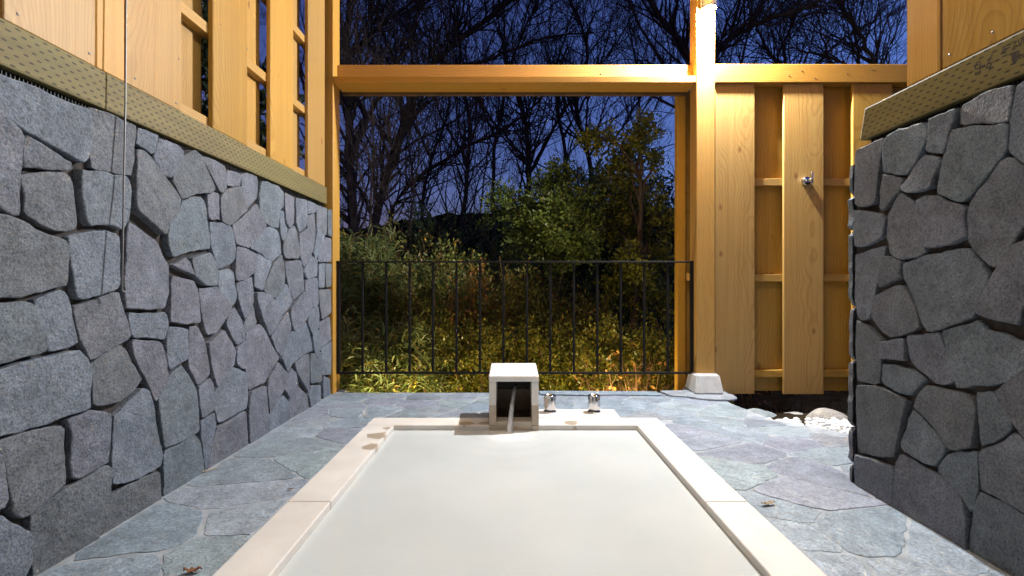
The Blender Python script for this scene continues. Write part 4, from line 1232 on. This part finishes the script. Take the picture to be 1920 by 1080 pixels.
TREES += [
    ([([(700, 560), (694, 400), (700, 250), (690, 120)], .030, .010)], 6.6, 'thin sapling nearest the left frame post', 0.8),
    ([([(775, 560), (770, 420), (785, 280), (775, 170)], .026, .008)], 7.0, 'thin sapling right of the leaning tree trunk', 0.8),
    ([([(905, 540), (900, 400), (915, 280), (905, 190)], .026, .008)], 7.6, 'thin sapling left of the evergreen tree', 0.8),
    ([([(930, 520), (925, 300), (950, 150), (930, 20)], .12, .03), ([(930, 260), (880, 140), (870, 20)], .06, .02)], 17.0, 'distant leafless tree just left of the fan-shaped tree', 0.4),
    ([([(1050, 520), (1060, 300), (1040, 150), (1075, 20)], .12, .03), ([(1055, 260), (1120, 140), (1150, 20)], .06, .02)], 16.0, 'distant leafless tree just right of the fan-shaped tree', 0.4),
    ([([(1400, 520), (1410, 300), (1390, 120), (1430, 0)], .12, .03), ([(1405, 200), (1460, 100), (1480, 10)], .06, .02)], 16.0, 'distant leafless tree above the first fence boards', 0.9),
    ([([(1580, 520), (1590, 300), (1610, 120), (1590, 0)], .12, .03), ([(1595, 200), (1550, 100), (1530, 10)], .06, .02)], 15.0, 'distant leafless tree above the far fence boards', 0.9),
]
for i, (limbs, Y, lab, dn) in enumerate(TREES): bare_tree(limbs, Y, lab, 100 + i, dn)

# ---------------------------------------------------------------- shrubs
def leaves(centres, nrmls, size, g, shape='oval', tilt=0.8):
    n = len(centres)
    d = nrm(nrmls + g.normal(0, tilt, (n, 3)))
    s = nrm(np.cross(d, g.normal(0, 1, (n, 3))))
    u = np.cross(d, s)
    L = size * g.uniform(0.6, 1.3, n)
    W = L * (0.45 if shape == 'oval' else 0.085) * g.uniform(0.8, 1.2, n)
    if shape == 'oval':
        k = 4
        v = np.stack([centres, centres + d * (L * .5)[:, None] + s * (W * .5)[:, None] + u * (L * .08)[:, None], centres + d * L[:, None] , centres + d * (L * .5)[:, None] - s * (W * .5)[:, None] + u * (L * .08)[:, None]], 1)
        q = (np.arange(n) * 4)[:, None] + np.array([0, 1, 2, 3])
        return v.reshape(-1, 3), q
    droop = np.array([0, 0, -1.0])
    m1 = centres + d * (L * .33)[:, None] + droop * (L * .02)[:, None]
    m2 = centres + d * (L * .70)[:, None] + droop * (L * .12)[:, None]
    tip = centres + d * L[:, None] + droop * (L * .30)[:, None]
    v = np.stack([centres - s * (W * .15)[:, None], centres + s * (W * .15)[:, None], m1 - s * (W * .5)[:, None], m1 + s * (W * .5)[:, None], m2 - s * (W * .42)[:, None], m2 + s * (W * .42)[:, None], tip - s * (W * .04)[:, None], tip + s * (W * .04)[:, None]], 1)
    b = (np.arange(n) * 8)[:, None, None]
    q = (b + np.array([[0, 1, 3, 2], [2, 3, 5, 4], [4, 5, 7, 6]])[None]).reshape(-1, 4)
    return v.reshape(-1, 3), q

def shrub(name, base, h, rx, ry, nleaf, size, mat, label, cat, seed, shape='oval', stems=22, clump=0.10, low=0.25, group=None, stem_mat=None, stem_r=0.007, lean=(0, 0), flare=0.5):
    g = np.random.default_rng(seed)
    bx_, by_ = base
    bz = ground_z(bx_, by_) - 0.02
    b = np.array([bx_, by_, bz])
    a = g.uniform(0, 2 * math.pi, stems); rr = np.sqrt(g.random(stems))
    tips = np.stack([rr * np.cos(a) * rx + lean[0] * h, rr * np.sin(a) * ry + lean[1] * h, h * (0.55 + 0.45 * np.sqrt(np.maximum(0, 1 - rr ** 2))) * g.uniform(0.72, 1.06, stems)], 1)
    st = np.stack([np.cos(a) * rr * rx * 0.35, np.sin(a) * rr * ry * 0.35, np.zeros(stems)], 1)
    k = 7
    s = np.linspace(0, 1, k)[None, :, None]
    P = st[:, None] * (1 - s) + tips[:, None] * s
    P[..., :2] += (s * (1 - s) * g.normal(0, 0.12, (stems, 1, 1)) * rx)
    P[:, 1:] += g.normal(0, 0.03 * h, (stems, k - 1, 3)) * 0.6
    R = stem_r * (1 - 0.6 * np.linspace(0, 1, k))[None] * g.uniform(0.7, 1.3, (stems, 1))
    parts = [tubes(P, R, 4)]
    m = stems * 7
    pos, tan, rad, t_ = sample(P, R, m, low, g)
    P2, R2 = grow(pos, nrm(side_dirs(tan, g.uniform(0.5, 1.2, m), g) + np.array([0, 0, 0.1])), g.uniform(0.12, 0.34, m) * flare * max(rx, 0.35) * 2, np.clip(rad * 0.5, 0.0015, 0.004), 5, 0.15, 0.03, 0.5, g)
    parts.append(tubes(P2, R2, 3))
    pos, tan, rad, t_ = sample(P2, R2, nleaf, 0.25, g)
    pos = pos + g.normal(0, clump * 0.35, (nleaf, 3))
    lv, lq = leaves(pos, nrm(tan + np.array([0, -0.25, 0.25])), size, g, shape)
    sv, sq = join_arrays(parts)
    root = empty(name, tuple(b), label, cat, group)
    link('stems', fast_mesh('stems', sv, sq), stem_mat or M_STEM, root, b)
    link('foliage', fast_mesh('foliage', lv, lq), mat, root, b)
    return root

def px_x(px, Y): return (px - CX) * Y / F
G1 = 'low shrubs along the terrace edge'
sh = [
    # name, px, Y, top py, rx, ry, nleaf, size, mat, shape, label
    ('bamboo_grass', 665, 3.75, 600, .32, .22, 3400, .11, M_BAMB, 'blade', 'clump of bamboo grass at the foot of the left frame post'),
    ('bamboo_grass', 745, 3.90, 610, .36, .25, 3600, .11, M_BAMB, 'blade', 'clump of bamboo grass behind the second and third railing bars'),
    ('low_shrub', 800, 4.10, 600, .36, .30, 9000, .031, M_GOLD, 'oval', 'golden green low shrub left of the spout, behind the railing'),
    ('dry_grass', 740, 4.35, 640, .30, .25, 700, .16, M_DRY, 'blade', 'tuft of withered orange grass in the lower left of the opening'),
    ('low_shrub', 885, 4.00, 610, .34, .28, 9000, .031, M_GOLD, 'oval', 'golden green low shrub just behind the spout on its left'),
    ('low_shrub', 975, 4.15, 615, .36, .28, 9000, .031, M_GOLD, 'oval', 'golden green low shrub right behind the spout'),
    ('low_shrub', 1065, 4.00, 620, .34, .28, 9000, .031, M_GOLD, 'oval', 'golden green low shrub behind the two tap handles'),
    ('low_shrub', 1160, 4.20, 600, .38, .30, 9500, .031, M_GOLD, 'oval', 'golden green low shrub between tap handles and right jamb'),
    ('low_shrub', 1245, 4.05, 600, .34, .28, 8500, .031, M_GOLD, 'oval', 'golden green low shrub against the right jamb'),
    ('dry_brush', 1190, 3.62, 665, .42, .18, 260, .05, M_DRY, 'oval', 'tangle of brown dry twigs low in the right of the opening'),
    ('dry_brush', 1480, 3.75, 735, .75, .22, 160, .05, M_DRY, 'oval', 'dry twigs seen in the gap under the board fence'),
    ('bamboo_grass', 655, 4.70, 425, .46, .35, 7000, .12, M_BAMB, 'blade', 'tall bamboo grass beside the left frame post'),
    ('bamboo_grass', 735, 5.10, 455, .50, .40, 7000, .12, M_BAMB, 'blade', 'tall bamboo grass right of the tallest clump, above the railing'),
    ('bushy_shrub', 830, 5.30, 430, .55, .45, 4200, .045, M_OLIVE, 'oval', 'olive bushy shrub above the left half of the railing'),
    ('bushy_shrub', 775, 4.75, 520, .36, .30, 5000, .036, M_OLIVE, 'oval', 'olive shrub behind the fourth railing bar, below the bushy one'),
    ('bushy_shrub', 850, 4.85, 455, .40, .32, 6000, .036, M_MID, 'oval', 'green shrub behind the middle left railing bars'),
    ('bushy_shrub', 925, 4.70, 480, .40, .32, 6000, .036, M_OLIVE, 'oval', 'olive shrub directly above the spout, behind the railing'),
    ('bushy_shrub', 1000, 4.65, 540, .38, .30, 5500, .036, M_MID, 'oval', 'green shrub right above the spout, behind the railing'),
    ('bushy_shrub', 1085, 4.60, 555, .38, .30, 5000, .036, M_OLIVE, 'oval', 'olive shrub above the tap handles, behind the railing'),
    ('withered_shrub', 880, 4.62, 500, .38, .32, 900, .05, M_DRY, 'oval', 'reddish brown withered shrub in the middle, behind the railing'),
    ('bushy_shrub', 945, 5.60, 395, .55, .45, 4800, .045, M_GREEN, 'oval', 'dark green bushy shrub left of the evergreen tree'),
    ('bushy_shrub', 1010, 5.00, 500, .48, .40, 4000, .042, M_OLIVE, 'oval', 'olive bushy shrub in front of the evergreen tree'),
    ('bushy_shrub', 1120, 5.20, 500, .50, .40, 3600, .042, M_GREEN, 'oval', 'dark green bushy shrub below the evergreen tree'),
    ('bushy_shrub', 1215, 5.00, 480, .45, .40, 3200, .042, M_GREEN, 'oval', 'dark green bushy shrub beside the right jamb'),
    ('bushy_shrub', 800, 7.20, 405, .95, .6, 5500, .06, M_GREEN, 'oval', 'dim bushy shrub behind the olive shrub, under the bare trees'),
    ('bushy_shrub', 930, 7.60, 400, .95, .6, 5500, .06, M_GREEN, 'oval', 'dim bushy shrub far behind the middle of the railing'),
    ('bushy_shrub', 1060, 7.40, 420, .95, .6, 5500, .06, M_GREEN, 'oval', 'dim bushy shrub far behind the evergreen tree'),
    ('bushy_shrub', 1190, 7.20, 400, .95, .6, 5500, .06, M_GREEN, 'oval', 'dim bushy shrub far behind the sparse dark tree'),
    ('dense_shrub', 1215, 6.20, 290, .75, .5, 11000, .055, M_SHADED, 'oval', 'dense dark shrub mass beside the right jamb'),
    ('dense_shrub', 1120, 6.50, 350, .75, .5, 11000, .055, M_SHADED, 'oval', 'dense dark shrub mass right behind the evergreen tree'),
    ('bushy_shrub', 400, 4.30, -60, .62, .6, 22000, .07, M_SHADED, 'oval', 'tall dark shrub seen only through gaps of the left screen'),
    ('bushy_shrub', 700, 6.60, 410, .70, .5, 3500, .05, M_OLIVE, 'oval', 'dim olive shrub behind the tall bamboo grass'),
]
for i, (nm, px, Y, top, rx, ry, nl, sz, mt, shp, lab) in enumerate(sh):
    X = px_x(px, Y)
    h = (CZ - (top - CY) * Y / F) - ground_z(X, Y)
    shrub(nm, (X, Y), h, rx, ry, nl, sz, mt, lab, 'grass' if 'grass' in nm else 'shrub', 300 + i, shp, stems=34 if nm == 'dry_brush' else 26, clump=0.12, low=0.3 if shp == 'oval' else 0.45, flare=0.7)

def evergreen(name, px, Y, top, crowns, mat, size, label, seed):
    """small tree: trunk and limbs reaching leaf clumps given as (px, py, dY, radius m, leaves)"""
    g = np.random.default_rng(seed)
    X = px_x(px, Y); b = np.array([X, Y, ground_z(X, Y) - 0.05])
    tp = np.array(at(px + 15, top + 60, Y)) - b
    s = np.linspace(0, 1, 12)
    tr = np.stack([tp[0] * s ** 1.3 + g.normal(0, .015, 12), g.normal(0, .02, 12), tp[2] * s], 1)
    R = np.linspace(0.055, 0.012, 12)
    parts = [tubes(tr[None], R[None], 8)]
    vs, qs, off = [], [], 0
    lim, limR = [], []
    for cpx, cpy, dY, rad, nl in crowns:
        c = np.array(at(cpx, cpy, Y + dY)) - b
        zi = int(np.argmin(np.abs(tr[:, 2] - max(0.2, c[2] - 0.5 * rad - 0.35)))); p0 = tr[zi]
        ss = np.linspace(0, 1, 8)[:, None]
        L = p0 * (1 - ss) + c * ss + np.array([0, 0, 0.12]) * np.sin(ss * math.pi) + g.normal(0, .012, (8, 3)); L[0] = p0
        parts.append(tubes(L[None], np.linspace(0.018, 0.006, 8)[None], 5))
        nl = int(nl * 1.5)
        m = max(10, int(nl / 22))
        d = nrm(g.normal(0, 1, (m, 3)))
        st = c + d * 0.12 * rad
        P2, R2 = grow(st, nrm(d + np.array([0, 0, 0.15])), rad * g.uniform(0.4, 1.0, m), np.full(m, 0.003), 6, 0.25, 0.02, 0.5, g)
        parts.append(tubes(P2, R2, 3))
        pos, tan, _, _ = sample(P2, R2, nl, 0.15, g)
        pos = pos + g.normal(0, 0.028, (nl, 3))
        v, q = leaves(pos, nrm(tan + np.array([0, -0.2, 0.2])), size, g)
        vs.append(v); qs.append(q + off); off += len(v)
    root = empty(name, tuple(b), label, 'tree')
    tv, tq = join_arrays(parts)
    link('trunk', fast_mesh('trunk', tv, tq, None, True), M_BARK, root, b)
    link('crown', fast_mesh('crown', np.concatenate(vs), np.concatenate(qs)), mat, root, b)
M_EVER = leaf_mat('glossy_leaf', [(0, (0.082, 0.124, 0.024)), (0.5, (0.141, 0.190, 0.032)), (0.85, (0.231, 0.265, 0.040)), (1, (0.082, 0.116, 0.034))])
M_SPRAY = leaf_mat('yellow_spray_leaf', [(0, (0.16, 0.16, 0.02)), (0.6, (0.30, 0.28, 0.03)), (1, (0.10, 0.12, 0.02))])
evergreen('evergreen_tree', 1030, 4.75, 310, [(1055, 335, 0, .22, 700), (1020, 370, .1, .28, 1000), (1075, 390, -.2, .30, 1400), (1085, 440, -.3, .26, 1200), (1050, 425, -.2, .28, 1100), (1095, 475, -.25, .17, 500), (985, 400, .2, .30, 1000), (1000, 450, .1, .32, 1200), (940, 385, .4, .28, 800), (1120, 350, .3, .26, 700), (1040, 480, 0, .32, 1100)], M_EVER, .042, 'bushy glossy-leaved evergreen tree in the middle right of the opening', 71)
evergreen('holly_tree', 1190, 4.6, 230, [(1210, 245, -.1, .20, 420), (1185, 262, 0, .16, 300), (1130, 262, -.1, .15, 300), (1105, 258, -.1, .10, 150), (1165, 300, .1, .20, 350), (1235, 300, 0, .14, 200), (1150, 330, .1, .18, 350), (1190, 360, .25, .35, 900), (1230, 420, .3, .35, 900), (1150, 420, .35, .35, 900), (1180, 490, -.1, .20, 500), (1195, 520, -.15, .13, 250), (1230, 500, .2, .3, 700), (1165, 545, .1, .3, 700), (1225, 570, 0, .25, 500)], M_SPRAY, .045, 'sparse dark tree with yellow-lit sprays beside the right jamb', 72)
